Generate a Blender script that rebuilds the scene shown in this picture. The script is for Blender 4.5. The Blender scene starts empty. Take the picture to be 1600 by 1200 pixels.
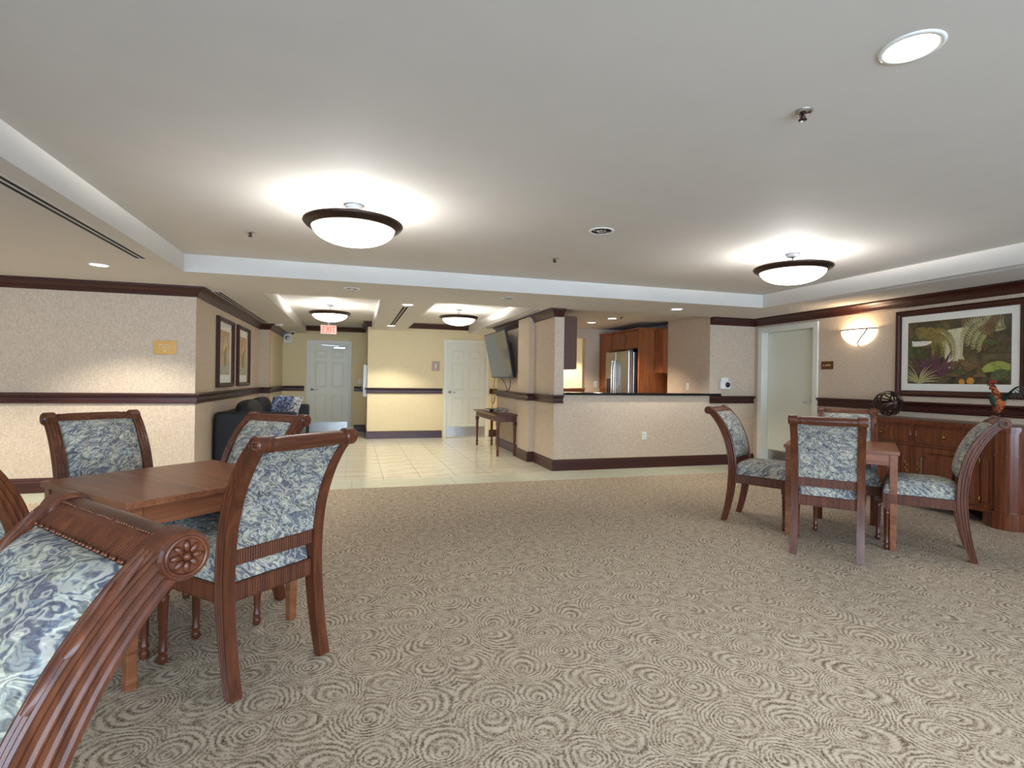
import bpy, math, random
from mathutils import Vector, Matrix
random.seed(7)
PI = math.pi
scene = bpy.context.scene
COL = scene.collection

# ------------------------------------------------------------------ camera
cam = bpy.data.cameras.new('camera')
cam.lens = 830.5 / 1600 * 36
cam.sensor_width = 36
cam.shift_y = -6.45 / 1600
cam.clip_start = 0.02
co = bpy.data.objects.new('camera', cam)
COL.objects.link(co)
co.matrix_world = (Matrix.Translation((0, 0, 1.25)) @ Matrix.Rotation(-math.radians(16.63), 4, 'Z')
                   @ Matrix.Rotation(PI / 2, 4, 'X') @ Matrix.Rotation(0.0139, 4, 'Z'))
scene.camera = co

# ------------------------------------------------------------------ world, daylight, exposure
w = bpy.data.worlds.new('sky')
scene.world = w
w.use_nodes = True
w.node_tree.nodes['Background'].inputs[0].default_value = (0.62, 0.78, 1.0, 1)
w.node_tree.nodes['Background'].inputs[1].default_value = 1.2
vs = scene.view_settings
vs.view_transform = 'Standard'
vs.look = 'None'
vs.gamma = 1
vs.use_curve_mapping = False
vs.exposure = 0.48

WINDOWS = [(-4.6, -1.6), (-0.6, 2.4), (3.0, 5.6)]      # x ranges of the windows in the rear wall
def area(name, loc, size, rot, power, col):
    l = bpy.data.lights.new(name, 'AREA')
    l.shape = 'RECTANGLE'
    l.size, l.size_y = size
    l.energy = power
    l.color = col
    o = bpy.data.objects.new(name, l)
    o.location = loc
    o.rotation_euler = rot
    COL.objects.link(o)
    return o
for i, (a, b) in enumerate(WINDOWS):                    # daylight entering through those windows
    area('window_daylight', ((a + b) / 2, -3.95, 1.3), (b - a, 1.8), (PI / 2, 0, 0), 205, (0.58, 0.76, 1.0))

# ------------------------------------------------------------------ helpers
def srgb(r, g, b):
    f = lambda c: (c / 255 / 12.92) if c / 255 <= 0.04045 else ((c / 255 + 0.055) / 1.055) ** 2.4
    return (f(r), f(g), f(b), 1)

class MB:
    """collects faces; build() links them as one mesh object"""
    def __init__(s):
        s.v, s.f, s.m, s.sm = [], [], [], []
    def add(s, vs, fs, mi=0, smooth=False):
        o = len(s.v)
        s.v += [tuple(p) for p in vs]
        for f in fs:
            s.f.append([o + i for i in f]); s.m.append(mi); s.sm.append(smooth)
        return s
    def box(s, x0, x1, y0, y1, z0, z1, mi=0):
        v = [(x0, y0, z0), (x1, y0, z0), (x1, y1, z0), (x0, y1, z0), (x0, y0, z1), (x1, y0, z1), (x1, y1, z1), (x0, y1, z1)]
        return s.add(v, [(0, 3, 2, 1), (4, 5, 6, 7), (0, 1, 5, 4), (1, 2, 6, 5), (2, 3, 7, 6), (3, 0, 4, 7)], mi)
    def cbox(s, c, size, mi=0):
        return s.box(c[0] - size[0] / 2, c[0] + size[0] / 2, c[1] - size[1] / 2, c[1] + size[1] / 2, c[2] - size[2] / 2, c[2] + size[2] / 2, mi)
    def tbox(s, M, size, mi=0):
        a, b, c = [q / 2 for q in size]
        v = [M @ Vector(p) for p in [(-a, -b, -c), (a, -b, -c), (a, b, -c), (-a, b, -c), (-a, -b, c), (a, -b, c), (a, b, c), (-a, b, c)]]
        return s.add(v, [(0, 3, 2, 1), (4, 5, 6, 7), (0, 1, 5, 4), (1, 2, 6, 5), (2, 3, 7, 6), (3, 0, 4, 7)], mi)
    def lathe(s, prof, c=(0, 0, 0), n=24, mi=0, smooth=True, M=None):
        vs, fs = [], []
        for r, z in prof:
            for k in range(n):
                a = 2 * PI * k / n
                vs.append(Vector((r * math.cos(a), r * math.sin(a), z)))
        for i in range(len(prof) - 1):
            for k in range(n):
                fs.append((i * n + k, i * n + (k + 1) % n, (i + 1) * n + (k + 1) % n, (i + 1) * n + k))
        if prof[0][0] > 1e-6: fs.append(tuple(range(n - 1, -1, -1)))
        if prof[-1][0] > 1e-6: fs.append(tuple((len(prof) - 1) * n + k for k in range(n)))
        C = Vector(c)
        vs = [((M @ p) if M else p) + C for p in vs]
        return s.add(vs, fs, mi, smooth)
    def grid(s, fn, nu, nv, mi=0, smooth=True, flip=False, loop_u=False):
        vs = [fn(i / (nu), j / (nv)) for j in range(nv + 1) for i in range(nu + (0 if loop_u else 1))]
        W = nu + (0 if loop_u else 1)
        fs = []
        for j in range(nv):
            for i in range(nu):
                a, b = j * W + i, j * W + (i + 1) % W
                q = (a, b, b + W, a + W)
                fs.append(q[::-1] if flip else q)
        return s.add(vs, fs, mi, smooth)
    def tube(s, pts, r, n=8, mi=0, closed=False):
        P = [Vector(p) for p in pts]
        N = len(P)
        vs, fs = [], []
        up = Vector((0.13, 0.27, 0.95)).normalized()
        for i, p in enumerate(P):
            if closed: t = P[(i + 1) % N] - P[i - 1]
            else: t = P[min(i + 1, N - 1)] - P[max(i - 1, 0)]
            t.normalize()
            a = t.cross(up)
            if a.length < 1e-4: a = t.cross(Vector((1, 0, 0)))
            a.normalize(); b = t.cross(a)
            rr = r(i / (N - 1)) if callable(r) else r
            for k in range(n):
                an = 2 * PI * k / n
                vs.append(p + a * (rr * math.cos(an)) + b * (rr * math.sin(an)))
        for i in range(N if closed else N - 1):
            for k in range(n):
                i2 = (i + 1) % N
                fs.append((i * n + k, i2 * n + k, i2 * n + (k + 1) % n, i * n + (k + 1) % n))
        if not closed:
            fs.append(tuple(range(n))); fs.append(tuple((N - 1) * n + k for k in range(n - 1, -1, -1)))
        return s.add(vs, fs, mi, True)
    def sphere(s, c, r, nu=12, nv=8, mi=0, sc=(1, 1, 1), M=None):
        def fn(u, v):
            a, b = 2 * PI * u, PI * (v - 0.5)
            p = Vector((math.cos(b) * math.cos(a) * r * sc[0], math.cos(b) * math.sin(a) * r * sc[1], math.sin(b) * r * sc[2]))
            if M: p = M @ p
            return p + Vector(c)
        return s.grid(fn, nu, nv, mi, True, loop_u=True)
    def prism(s, poly, fn, t, mi=0):
        """poly of 2-D points, fn(a, b, h) -> 3-D point, thickness t"""
        n = len(poly)
        vs = [fn(a, b, 0) for a, b in poly] + [fn(a, b, t) for a, b in poly]
        fs = [tuple(range(n - 1, -1, -1)), tuple(range(n, 2 * n))] + [(i, (i + 1) % n, n + (i + 1) % n, n + i) for i in range(n)]
        return s.add(vs, fs, mi)
    def sweep(s, path, prof, z=0, mi=0):
        """profile (out, dz) along a plan path; 'out' points to the right of the direction of travel"""
        n = len(path); k = len(prof); vs = []
        for i, p in enumerate(path):
            def nrm(a, b):
                d = Vector((b[0] - a[0], b[1] - a[1])).normalized()
                return Vector((d.y, -d.x))
            if i == 0: m = nrm(path[0], path[1])
            elif i == n - 1: m = nrm(path[-2], path[-1])
            else:
                n1, n2 = nrm(path[i - 1], p), nrm(p, path[i + 1])
                m = (n1 + n2) / (1 + n1.dot(n2))
            for o, dz in prof:
                vs.append((p[0] + m.x * o, p[1] + m.y * o, z + dz))
        fs = []
        for i in range(n - 1):
            for j in range(k):
                fs.append((i * k + j, i * k + (j + 1) % k, (i + 1) * k + (j + 1) % k, (i + 1) * k + j))
        fs += [tuple(range(k - 1, -1, -1)), tuple((n - 1) * k + j for j in range(k))]
        return s.add(vs, fs, mi)
    def build(s, name, mats, parent=None, bevel=0, loc=None, seg=2):
        me = bpy.data.meshes.new(name)
        me.from_pydata(s.v, [], s.f)
        for m in (mats if isinstance(mats, (list, tuple)) else [mats]): me.materials.append(m)
        me.polygons.foreach_set('material_index', s.m)
        me.polygons.foreach_set('use_smooth', s.sm)
        import bmesh
        bm = bmesh.new(); bm.from_mesh(me)
        bmesh.ops.recalc_face_normals(bm, faces=bm.faces)
        bm.to_mesh(me); bm.free()
        me.update()
        o = bpy.data.objects.new(name, me)
        COL.objects.link(o)
        if parent: o.parent = parent
        if loc: o.location = loc
        if bevel:
            b = o.modifiers.new('bevel', 'BEVEL'); b.width = bevel; b.segments = seg; b.limit_method = 'ANGLE'; b.angle_limit = 0.6
        return o

def tag(o, label, cat, group=None, kind=None):
    o['label'] = label; o['category'] = cat
    if group: o['group'] = group
    if kind: o['kind'] = kind
    return o
def thing(name, label, cat, loc=(0, 0, 0), rz=0, group=None):
    o = bpy.data.objects.new(name, None)
    o.empty_display_size = 0.1
    COL.objects.link(o)
    o.location = loc; o.rotation_euler = (0, 0, rz)
    return tag(o, label, cat, group)
def struct(name, mb, mats, label, cat, bevel=0):
    return tag(mb.build(name, mats, bevel=bevel), label, cat, kind='structure')
def copy_tree(o, parent=None):
    c = o.copy(); COL.objects.link(c); c.parent = parent
    for ch in [q for q in bpy.data.objects if q.parent == o]:
        copy_tree(ch, c)
    return c
def catmull(pts, n):
    P = [Vector(p) for p in pts]; P = [2 * P[0] - P[1]] + P + [2 * P[-1] - P[-2]]
    out = []; m = len(P) - 3
    for i in range(n + 1):
        t = i / n * m; k = min(int(t), m - 1); t -= k
        a, b, c, d = P[k:k + 4]
        out.append(0.5 * ((2 * b) + (c - a) * t + (2 * a - 5 * b + 4 * c - d) * t * t + (3 * b - a - 3 * c + d) * t ** 3))
    return out

# ------------------------------------------------------------------ materials
class NT:
    def __init__(s, name):
        s.m = bpy.data.materials.new(name); s.m.use_nodes = True
        s.t = s.m.node_tree; s.b = s.t.nodes['Principled BSDF']
    def n(s, typ, **kw):
        nd = s.t.nodes.new(typ)
        for k, v in kw.items():
            if k in ('operation', 'blend_type', 'data_type', 'feature', 'voronoi_dimensions', 'noise_dimensions', 'wave_type', 'bands_direction', 'wave_profile', 'distance', 'use_clamp'):
                setattr(nd, k, v)
        return nd
    def l(s, a, b): s.t.links.new(a, b)
    def coord(s, scale=(1, 1, 1), rot=(0, 0, 0)):
        c = s.n('ShaderNodeTexCoord'); m = s.n('ShaderNodeMapping')
        m.inputs['Scale'].default_value = scale; m.inputs['Rotation'].default_value = rot
        s.l(c.outputs['Object'], m.inputs['Vector'])
        return m.outputs['Vector']
    def noise(s, vec, scale, detail=2, rough=0.5, dist=0):
        n = s.n('ShaderNodeTexNoise')
        n.inputs['Scale'].default_value = scale; n.inputs['Detail'].default_value = detail
        n.inputs['Roughness'].default_value = rough; n.inputs['Distortion'].default_value = dist
        if vec is not None: s.l(vec, n.inputs['Vector'])
        return n
    def ramp(s, fac, stops, interp='LINEAR'):
        r = s.n('ShaderNodeValToRGB'); r.color_ramp.interpolation = interp
        e = r.color_ramp.elements
        while len(e) < len(stops): e.new(0.5)
        for q, (p, c) in zip(e, stops): q.position = p; q.color = c
        s.l(fac, r.inputs['Fac'])
        return r.outputs['Color']
    def math(s, op, a, b=None, c=None):
        n = s.n('ShaderNodeMath', operation=op)
        for i, q in enumerate((a, b, c)):
            if q is None: continue
            if isinstance(q, (int, float)): n.inputs[i].default_value = q
            else: s.l(q, n.inputs[i])
        return n.outputs[0]
    def vmath(s, op, a, b=None):
        n = s.n('ShaderNodeVectorMath', operation=op)
        for i, q in enumerate((a, b)):
            if q is None: continue
            if isinstance(q, tuple): n.inputs[i].default_value = q
            else: s.l(q, n.inputs[i])
        return n
    def mix(s, fac, a, b, mode='MIX'):
        n = s.n('ShaderNodeMix', data_type='RGBA', blend_type=mode)
        for key, q in ((0, fac), (6, a), (7, b)):
            if isinstance(q, (int, float, tuple)): n.inputs[key].default_value = q
            else: s.l(q, n.inputs[key])
        return n.outputs[2]
    def color(s, c):
        if isinstance(c, tuple): s.b.inputs['Base Color'].default_value = c
        else: s.l(c, s.b.inputs['Base Color'])
        return s
    def set(s, rough=0.5, metal=0, spec=None, coat=None):
        s.b.inputs['Roughness'].default_value = rough; s.b.inputs['Metallic'].default_value = metal
        if spec is not None: s.b.inputs['Specular IOR Level'].default_value = spec
        if coat is not None:
            s.b.inputs['Coat Weight'].default_value = coat; s.b.inputs['Coat Roughness'].default_value = 0.15
        return s
    def bump(s, h, strength=0.2, dist=0.002):
        b = s.n('ShaderNodeBump'); b.inputs['Strength'].default_value = strength; b.inputs['Distance'].default_value = dist
        s.l(h, b.inputs['Height']); s.l(b.outputs[0], s.b.inputs['Normal'])
        return s

def flat(name, c, rough=0.5, metal=0, var=0.06, scale=30, spec=None, coat=None):
    t = NT(name)
    n = t.noise(t.coord(), scale, 3)
    lo = tuple(q * (1 - var) for q in c[:3]) + (1,); hi = tuple(min(1, q * (1 + var)) for q in c[:3]) + (1,)
    t.color(t.ramp(n.outputs[0], [(0.3, lo), (0.7, hi)])).set(rough, metal, spec, coat)
    return t.m
def emit(name, c, strength):
    t = NT(name)
    t.color(c).set(0.4)
    t.b.inputs['Emission Color'].default_value = c
    t.b.inputs['Emission Strength'].default_value = strength
    return t.m
def wood(name, dark, mid, light, axis=0, rough=0.36, sc=1.0, coat=0.12):
    t = NT(name)
    s = [38 * sc, 38 * sc, 38 * sc]; s[axis] = 2.2 * sc
    v = t.coord(tuple(s))
    n = t.noise(v, 1.0, 5, 0.62, 0.6)
    s2 = [160 * sc] * 3; s2[axis] = 6 * sc
    n2 = t.noise(t.coord(tuple(s2)), 1.0, 2)
    c = t.ramp(n.outputs[0], [(0.28, dark), (0.5, mid), (0.72, light)])
    c = t.mix(t.math('MULTIPLY', n2.outputs[0], 0.35), c, dark)
    t.color(c).set(rough, 0, 0.5, coat)
    t.bump(n2.outputs[0], 0.06, 0.001)
    return t.m
def wallpaper(name, a, b):
    t = NT(name)
    v1 = t.noise(t.coord((260, 260, 22)), 1, 2).outputs[0]
    v2 = t.noise(t.coord((26, 26, 300)), 1, 2).outputs[0]
    v3 = t.noise(t.coord((90, 90, 90)), 1, 3).outputs[0]
    f = t.math('ADD', t.math('MULTIPLY', v1, 0.4), t.math('ADD', t.math('MULTIPLY', v2, 0.35), t.math('MULTIPLY', v3, 0.25)))
    t.color(t.ramp(f, [(0.40, a), (0.60, b)])).set(0.75, 0, 0.25)
    t.bump(f, 0.25, 0.002)
    return t.m

M = {}
M['wallpaper'] = wallpaper('woven_wallpaper', srgb(189, 168, 144), srgb(216, 200, 179))
M['yellow'] = wallpaper('yellow_wallcovering', srgb(227, 208, 163), srgb(237, 221, 181))
M['ceiling'] = flat('ceiling_paint', srgb(214, 210, 203), 0.8, var=0.015, scale=4, spec=0.2)
M['trimwood'] = wood('dark_mahogany_trim', srgb(44, 14, 10), srgb(62, 22, 15), srgb(80, 32, 20), 0, 0.38, coat=0.05)
M['wood'] = wood('mahogany_z', srgb(66, 31, 15), srgb(96, 48, 25), srgb(122, 67, 35), 2)
M['woodx'] = wood('mahogany_x', srgb(66, 31, 15), srgb(96, 48, 25), srgb(122, 67, 35), 0)
M['tabletop'] = wood('walnut_table', srgb(104, 58, 36), srgb(144, 88, 58), srgb(170, 110, 76), 0, 0.3, 0.7)
M['buffet'] = wood('buffet_wood', srgb(80, 38, 20), srgb(106, 54, 30), srgb(130, 72, 42), 2, 0.25)
M['cabwood'] = wood('kitchen_cabinet_wood', srgb(116, 60, 26), srgb(150, 84, 40), srgb(172, 102, 52), 2, 0.35)
M['cabdark'] = flat('cabinet_side_panel', srgb(98, 64, 52), 0.5)
M['white'] = flat('white_paint', srgb(226, 226, 214), 0.4, var=0.01)
M['doorwhite'] = flat('door_paint', srgb(222, 222, 206), 0.38, var=0.012)
M['plastic'] = flat('white_plastic', srgb(236, 236, 232), 0.35, var=0.01)
M['steel'] = flat('stainless_steel', srgb(178, 176, 172), 0.28, 1.0, var=0.04)
M['chrome'] = flat('chrome', srgb(205, 207, 212), 0.15, 1.0, var=0.02)
M['bronze'] = flat('oiled_bronze', srgb(64, 46, 36), 0.35, 0.6, var=0.15)
M['brass'] = flat('aged_brass', srgb(150, 116, 62), 0.3, 1.0)
M['nail'] = flat('antique_nailheads', srgb(112, 72, 52), 0.28, 0.7)
M['black'] = flat('black_plastic', srgb(16, 16, 18), 0.3)
M['granite'] = flat('black_granite', srgb(20, 20, 22), 0.12, var=0.5, scale=300)
M['sofa'] = flat('black_upholstery', srgb(22, 24, 28), 0.7, var=0.2, scale=200)
M['sofalight'] = flat('grey_sofa_seat', srgb(74, 84, 92), 0.7, var=0.1, scale=200)
M['screen'] = flat('tv_screen', srgb(26, 28, 28), 0.12, var=0.02, coat=0.6)
M['dark'] = flat('dark_slot', srgb(14, 13, 12), 0.8)
M['gold'] = flat('gold_sign', srgb(196, 146, 66), 0.35, 0.3)
M['brownsign'] = flat('brown_sign', srgb(110, 68, 28), 0.4, 0.2)
M['pinksign'] = flat('mauve_sign', srgb(186, 160, 146), 0.5)
M['signtext'] = flat('sign_text', srgb(238, 224, 200), 0.5)
M['grout'] = flat('grout', srgb(150, 144, 128), 0.9)
M['bowl'] = emit('lit_alabaster_glass', (1.0, 0.97, 0.92, 1), 7)
M['sconceglass'] = emit('lit_sconce_glass', (1.0, 0.86, 0.66, 1), 3.2)
M['downlight'] = emit('lit_downlight', (1.0, 0.98, 0.95, 1), 9)
M['exitred'] = emit('exit_red', (1.0, 0.10, 0.07, 1), 1.3)
M['exitface'] = emit('exit_face', (1.0, 0.42, 0.32, 1), 0.75)
M['cord'] = flat('yellow_cord', srgb(150, 112, 40), 0.5)
M['cordb'] = flat('dark_cord', srgb(40, 32, 26), 0.5)
M['mat'] = flat('picture_mat', srgb(240, 237, 226), 0.7, var=0.01)

def tile_mat():
    t = NT('cream_marble_tile')
    oi = t.n('ShaderNodeObjectInfo')
    v = t.vmath('ADD', t.coord((1.2, 5, 1)), None)
    t.l(oi.outputs['Location'], v.inputs[1])
    n = t.noise(v.outputs[0], 2.0, 5, 0.6, 1.2)
    c = t.ramp(n.outputs[0], [(0.3, srgb(196, 184, 158)), (0.5, srgb(216, 208, 186)), (0.75, srgb(228, 222, 204))])
    t.color(c).set(0.16, 0, 0.5)
    return t.m
M['tile'] = tile_mat()
M['border'] = flat('pale_marble_border', srgb(208, 208, 186), 0.2, var=0.03, scale=8)

def carpet_mat():
    t = NT('swirl_carpet')
    base = t.coord()
    wob = t.noise(base, 7, 2)
    off = t.vmath('SUBTRACT', wob.outputs['Color'], (0.5, 0.5, 0.5))
    off2 = t.n('ShaderNodeVectorMath', operation='SCALE'); t.l(off.outputs[0], off2.inputs[0]); off2.inputs['Scale'].default_value = 0.05
    p = t.vmath('ADD', base, off2.outputs[0])
    wob2 = t.noise(base, 60, 2)
    o3 = t.vmath('SUBTRACT', wob2.outputs['Color'], (0.5, 0.5, 0.5))
    o4 = t.n('ShaderNodeVectorMath', operation='SCALE'); t.l(o3.outputs[0], o4.inputs[0]); o4.inputs['Scale'].default_value = 0.02
    p = t.vmath('ADD', p.outputs[0], o4.outputs[0])
    def swirl(scale, k, rnd, spin):
        vo = t.n('ShaderNodeTexVoronoi', voronoi_dimensions='2D')
        vo.inputs['Scale'].default_value = scale; vo.inputs['Randomness'].default_value = rnd
        t.l(p.outputs[0], vo.inputs['Vector'])
        d = t.vmath('SUBTRACT', p.outputs[0], vo.outputs['Position'])
        sep = t.n('ShaderNodeSeparateXYZ'); t.l(d.outputs[0], sep.inputs[0])
        flatv = t.n('ShaderNodeCombineXYZ'); t.l(sep.outputs[0], flatv.inputs[0]); t.l(sep.outputs[1], flatv.inputs[1])
        ln = t.vmath('LENGTH', flatv.outputs[0]).outputs['Value']
        dirv = t.vmath('SUBTRACT', vo.outputs['Color'], (0.5, 0.5, 0.5))
        dot = t.vmath('DOT_PRODUCT', flatv.outputs[0], dirv.outputs[0]).outputs['Value']
        rad = t.math('ADD', ln, t.math('MULTIPLY', dot, 0.95))
        ang = t.math('ARCTAN2', sep.outputs[1], sep.outputs[0])
        ph = t.math('ADD', t.math('MULTIPLY', rad, k), t.math('MULTIPLY', ang, spin))
        return t.math('SINE', ph)
    s1 = t.math('MULTIPLY', swirl(4.6, 2 * PI / 0.020, 0.85, 1), t.ramp(t.noise(base, 11, 1).outputs[0], [(0.35, (0.45, 0.45, 0.45, 1)), (0.6, (1.25, 1.25, 1.25, 1))]))
    tuft = t.noise(base, 125, 3, 0.85)
    tu = t.math('MULTIPLY', t.math('SUBTRACT', tuft.outputs[0], 0.5), 6.0)
    big = t.noise(base, 22, 2)
    val = t.math('ADD', t.math('MULTIPLY', s1, 0.66), t.math('ADD', tu, t.math('MULTIPLY', t.math('SUBTRACT', big.outputs[0], 0.44), 2.2)))
    f = t.math('ADD', t.math('MULTIPLY', val, 0.32), 0.5)
    c = t.ramp(f, [(0.05, srgb(84, 70, 58)), (0.36, srgb(143, 125, 106)), (0.54, srgb(184, 167, 145)), (0.9, srgb(204, 190, 168))])
    t.color(c).set(0.95, 0, 0.1)
    t.bump(f, 0.5, 0.006)
    return t.m
M['carpet'] = carpet_mat()

def fabric_mat():
    t = NT('leaf_tapestry_fabric')
    base = t.coord()
    sp = t.n('ShaderNodeSeparateXYZ'); t.l(base, sp.inputs[0])
    uv = t.n('ShaderNodeCombineXYZ'); t.l(t.math('ADD', sp.outputs[0], t.math('MULTIPLY', sp.outputs[2], 0.7)), uv.inputs[0]); t.l(t.math('SUBTRACT', sp.outputs[2], sp.outputs[1]), uv.inputs[1])
    wob = t.noise(uv.outputs[0], 16, 2)
    off = t.vmath('SUBTRACT', wob.outputs['Color'], (0.5, 0.5, 0.5))
    sc = t.n('ShaderNodeVectorMath', operation='SCALE'); t.l(off.outputs[0], sc.inputs[0]); sc.inputs['Scale'].default_value = 0.075
    p = t.vmath('ADD', uv.outputs[0], sc.outputs[0]).outputs[0]
    def leaves(scale, shift, vein):
        q = t.vmath('ADD', p, (shift, shift * 0.7, 0)).outputs[0]
        vo = t.n('ShaderNodeTexVoronoi', voronoi_dimensions='2D'); vo.inputs['Scale'].default_value = scale
        t.l(q, vo.inputs['Vector'])
        ed = t.n('ShaderNodeTexVoronoi', voronoi_dimensions='2D', feature='DISTANCE_TO_EDGE'); ed.inputs['Scale'].default_value = scale
        t.l(q, ed.inputs['Vector'])
        d = t.vmath('SUBTRACT', q, vo.outputs['Position']).outputs[0]
        sc3 = t.n('ShaderNodeSeparateColor'); t.l(vo.outputs['Color'], sc3.inputs[0])
        rot = t.n('ShaderNodeVectorRotate'); rot.rotation_type = 'Z_AXIS'
        t.l(d, rot.inputs['Vector']); t.l(t.math('MULTIPLY', sc3.outputs[1], 6.283), rot.inputs['Angle'])
        ds = t.n('ShaderNodeSeparateXYZ'); t.l(rot.outputs[0], ds.inputs[0])
        ch = t.math('ADD', ds.outputs[0], t.math('MULTIPLY', t.math('ABSOLUTE', ds.outputs[1]), 0.9))
        v = t.math('SINE', t.math('MULTIPLY', ch, 2 * PI / vein))
        return sc3.outputs[0], v, ed.outputs['Distance'], ds.outputs[1]
    r1, v1, e1, side = leaves(24, 0.0, 0.012)
    r2, v2, e2, s2 = leaves(42, 0.31, 0.008)
    P1 = [(0.0, srgb(60, 60, 80)), (0.16, srgb(92, 100, 116)), (0.32, srgb(130, 140, 144)), (0.48, srgb(182, 180, 162)),
          (0.62, srgb(140, 138, 114)), (0.76, srgb(110, 100, 110)), (0.86, srgb(200, 192, 168))]
    c1 = t.ramp(r1, P1, 'CONSTANT'); c2 = t.ramp(r2, P1[::-1] and [(a, P1[(i * 3 + 2) % 7][1]) for i, (a, _) in enumerate(P1)], 'CONSTANT')
    c1 = t.mix(t.math('MULTIPLY', t.ramp(v1, [(0.2, (0, 0, 0, 1)), (0.9, (1, 1, 1, 1))]), 0.45), c1, srgb(72, 74, 92))
    c1 = t.mix(t.ramp(e1, [(0.03, (0.75, 0.75, 0.75, 1)), (0.11, (0, 0, 0, 1))]), c1, srgb(56, 58, 76))
    c2 = t.mix(t.math('MULTIPLY', t.ramp(v2, [(0.3, (0, 0, 0, 1)), (0.9, (1, 1, 1, 1))]), 0.4), c2, srgb(208, 204, 186))
    sel = t.ramp(t.noise(uv.outputs[0], 30, 2).outputs[0], [(0.50, (0, 0, 0, 1)), (0.56, (1, 1, 1, 1))])
    c = t.mix(sel, c1, c2)
    w3 = t.noise(uv.outputs[0], 11, 2); o3 = t.vmath('SUBTRACT', w3.outputs['Color'], (0.5, 0.5, 0.5))
    k3 = t.n('ShaderNodeVectorMath', operation='SCALE'); t.l(o3.outputs[0], k3.inputs[0]); k3.inputs['Scale'].default_value = 0.22
    wv = t.n('ShaderNodeTexWave'); wv.inputs['Scale'].default_value = 9; wv.inputs['Distortion'].default_value = 13; wv.inputs['Detail'].default_value = 3; wv.inputs['Detail Scale'].default_value = 2.2
    t.l(t.vmath('ADD', uv.outputs[0], k3.outputs[0]).outputs[0], wv.inputs['Vector'])
    stroke = t.ramp(wv.outputs['Fac'], [(0.1, srgb(44, 46, 68)), (0.38, srgb(98, 106, 122)), (0.62, srgb(148, 150, 136)), (0.9, srgb(214, 208, 184))])
    c = t.mix(0.50, c, stroke)
    fine = t.noise(base, 520, 1)
    c = t.mix(t.math('MULTIPLY', fine.outputs[0], 0.22), c, srgb(190, 186, 172))
    t.color(c).set(0.85, 0, 0.2)
    t.bump(fine.outputs[0], 0.15, 0.001)
    return t.m
M['fabric'] = fabric_mat()
def pillow_mat(name, a, b, c3):
    t = NT(name)
    n = t.noise(t.coord(), 16, 3, 0.6, 2.5)
    t.color(t.ramp(n.outputs[0], [(0.40, a), (0.5, b), (0.58, c3)])).set(0.9)
    return t.m
M['pillow1'] = pillow_mat('navy_floral_cloth', srgb(30, 38, 66), srgb(60, 74, 112), srgb(150, 160, 184))
M['pillow2'] = pillow_mat('white_floral_cloth', srgb(34, 44, 70), srgb(160, 166, 176), srgb(216, 216, 210))
def glass_mat(name, ior):
    t = NT(name)
    for n in list(t.t.nodes):
        if n.type == 'BSDF_PRINCIPLED': t.t.nodes.remove(n)
    out = [n for n in t.t.nodes if n.type == 'OUTPUT_MATERIAL'][0]
    tr = t.n('ShaderNodeBsdfTransparent'); gl = t.n('ShaderNodeBsdfGlossy'); gl.inputs['Roughness'].default_value = 0.02
    fr = t.n('ShaderNodeFresnel'); ge = t.n('ShaderNodeNewGeometry')
    t.l(t.math('ADD', t.math('MULTIPLY', ge.outputs['Backfacing'], 1 / ior - ior), ior), fr.inputs[0])   # thin pane: same on both sides
    mx = t.n('ShaderNodeMixShader')
    t.l(fr.outputs[0], mx.inputs[0]); t.l(tr.outputs[0], mx.inputs[1]); t.l(gl.outputs[0], mx.inputs[2]); t.l(mx.outputs[0], out.inputs[0])
    return t.m
M['glass'] = glass_mat('clear_glass', 1.45)
M['picglass'] = glass_mat('low_reflection_glass', 1.22)

# ------------------------------------------------------------------ room shell
S, TOP, KIT = 2.24, 2.41, 2.30
XR, YR = 6.0, -3.6
struct('floor', MB().box(-6, XR, YR, 6.25, -0.1, 0.0), M['carpet'], 'beige carpet with dark swirl pattern covering the lounge floor', 'floor')
fc = struct('floor_corridor', MB().box(-6, XR, 6.25, 13.0, -0.1, -0.006), M['grout'], 'cream tiled floor of the corridor beyond the carpet', 'floor')
_tiles = {}
def tile(x0, x1, y0, y1, name, mat):
    key = (name, round(x1 - x0, 3), round(y1 - y0, 3))
    if key not in _tiles:
        a, b, c, g = (x1 - x0) / 2 - 0.002, (y1 - y0) / 2 - 0.002, 0.003, 0.006
        m = MB()
        ring = lambda q, z: [(-a + q, -b + q, z), (a - q, -b + q, z), (a - q, b - q, z), (-a + q, b - q, z)]
        m.add(ring(0, -g) + ring(0, -0.0015) + ring(c, 0), [(8, 9, 10, 11)] + [(r * 4 + i, r * 4 + (i + 1) % 4, r * 4 + 4 + (i + 1) % 4, r * 4 + 4 + i) for r in (0, 1) for i in range(4)])
        o = m.build(name, mat, fc); _tiles[key] = o.data
    else:
        o = bpy.data.objects.new(name, _tiles[key]); COL.objects.link(o); o.parent = fc
    o.location = ((x0 + x1) / 2, (y0 + y1) / 2, 0)
T = 0.457
def tile_area(X0, X1, Y0, Y1):
    x = -0.08 - T * 20
    while x < X1:
        y = 6.75
        while y < Y1:
            a, b, c, d = max(x, X0), min(x + T, X1), max(y, Y0), min(y + T, Y1)
            if b - a > 0.03 and d - c > 0.03: tile(a, b, c, d, 'tile', M['tile'])
            y += T
        x += T
tile_area(-1.69, 2.645, 6.75, 11.265)
tile_area(-1.50, 0.265, 11.265, 12.835)
tile_area(2.645, 4.0, 9.92, 11.265)
x = -6.0
while x < XR - 0.01:
    b = min(x + 1.2, XR)
    tile(x, b, 6.25, 6.74 if b <= -1.69 else 6.75, 'border_slab', M['border'])
    x = b
tile(2.645, 4.2, 6.752, 6.86, 'border_slab', M['border'])
tile(4.2, 5.98, 6.752, 6.86, 'border_slab', M['border'])

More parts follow.
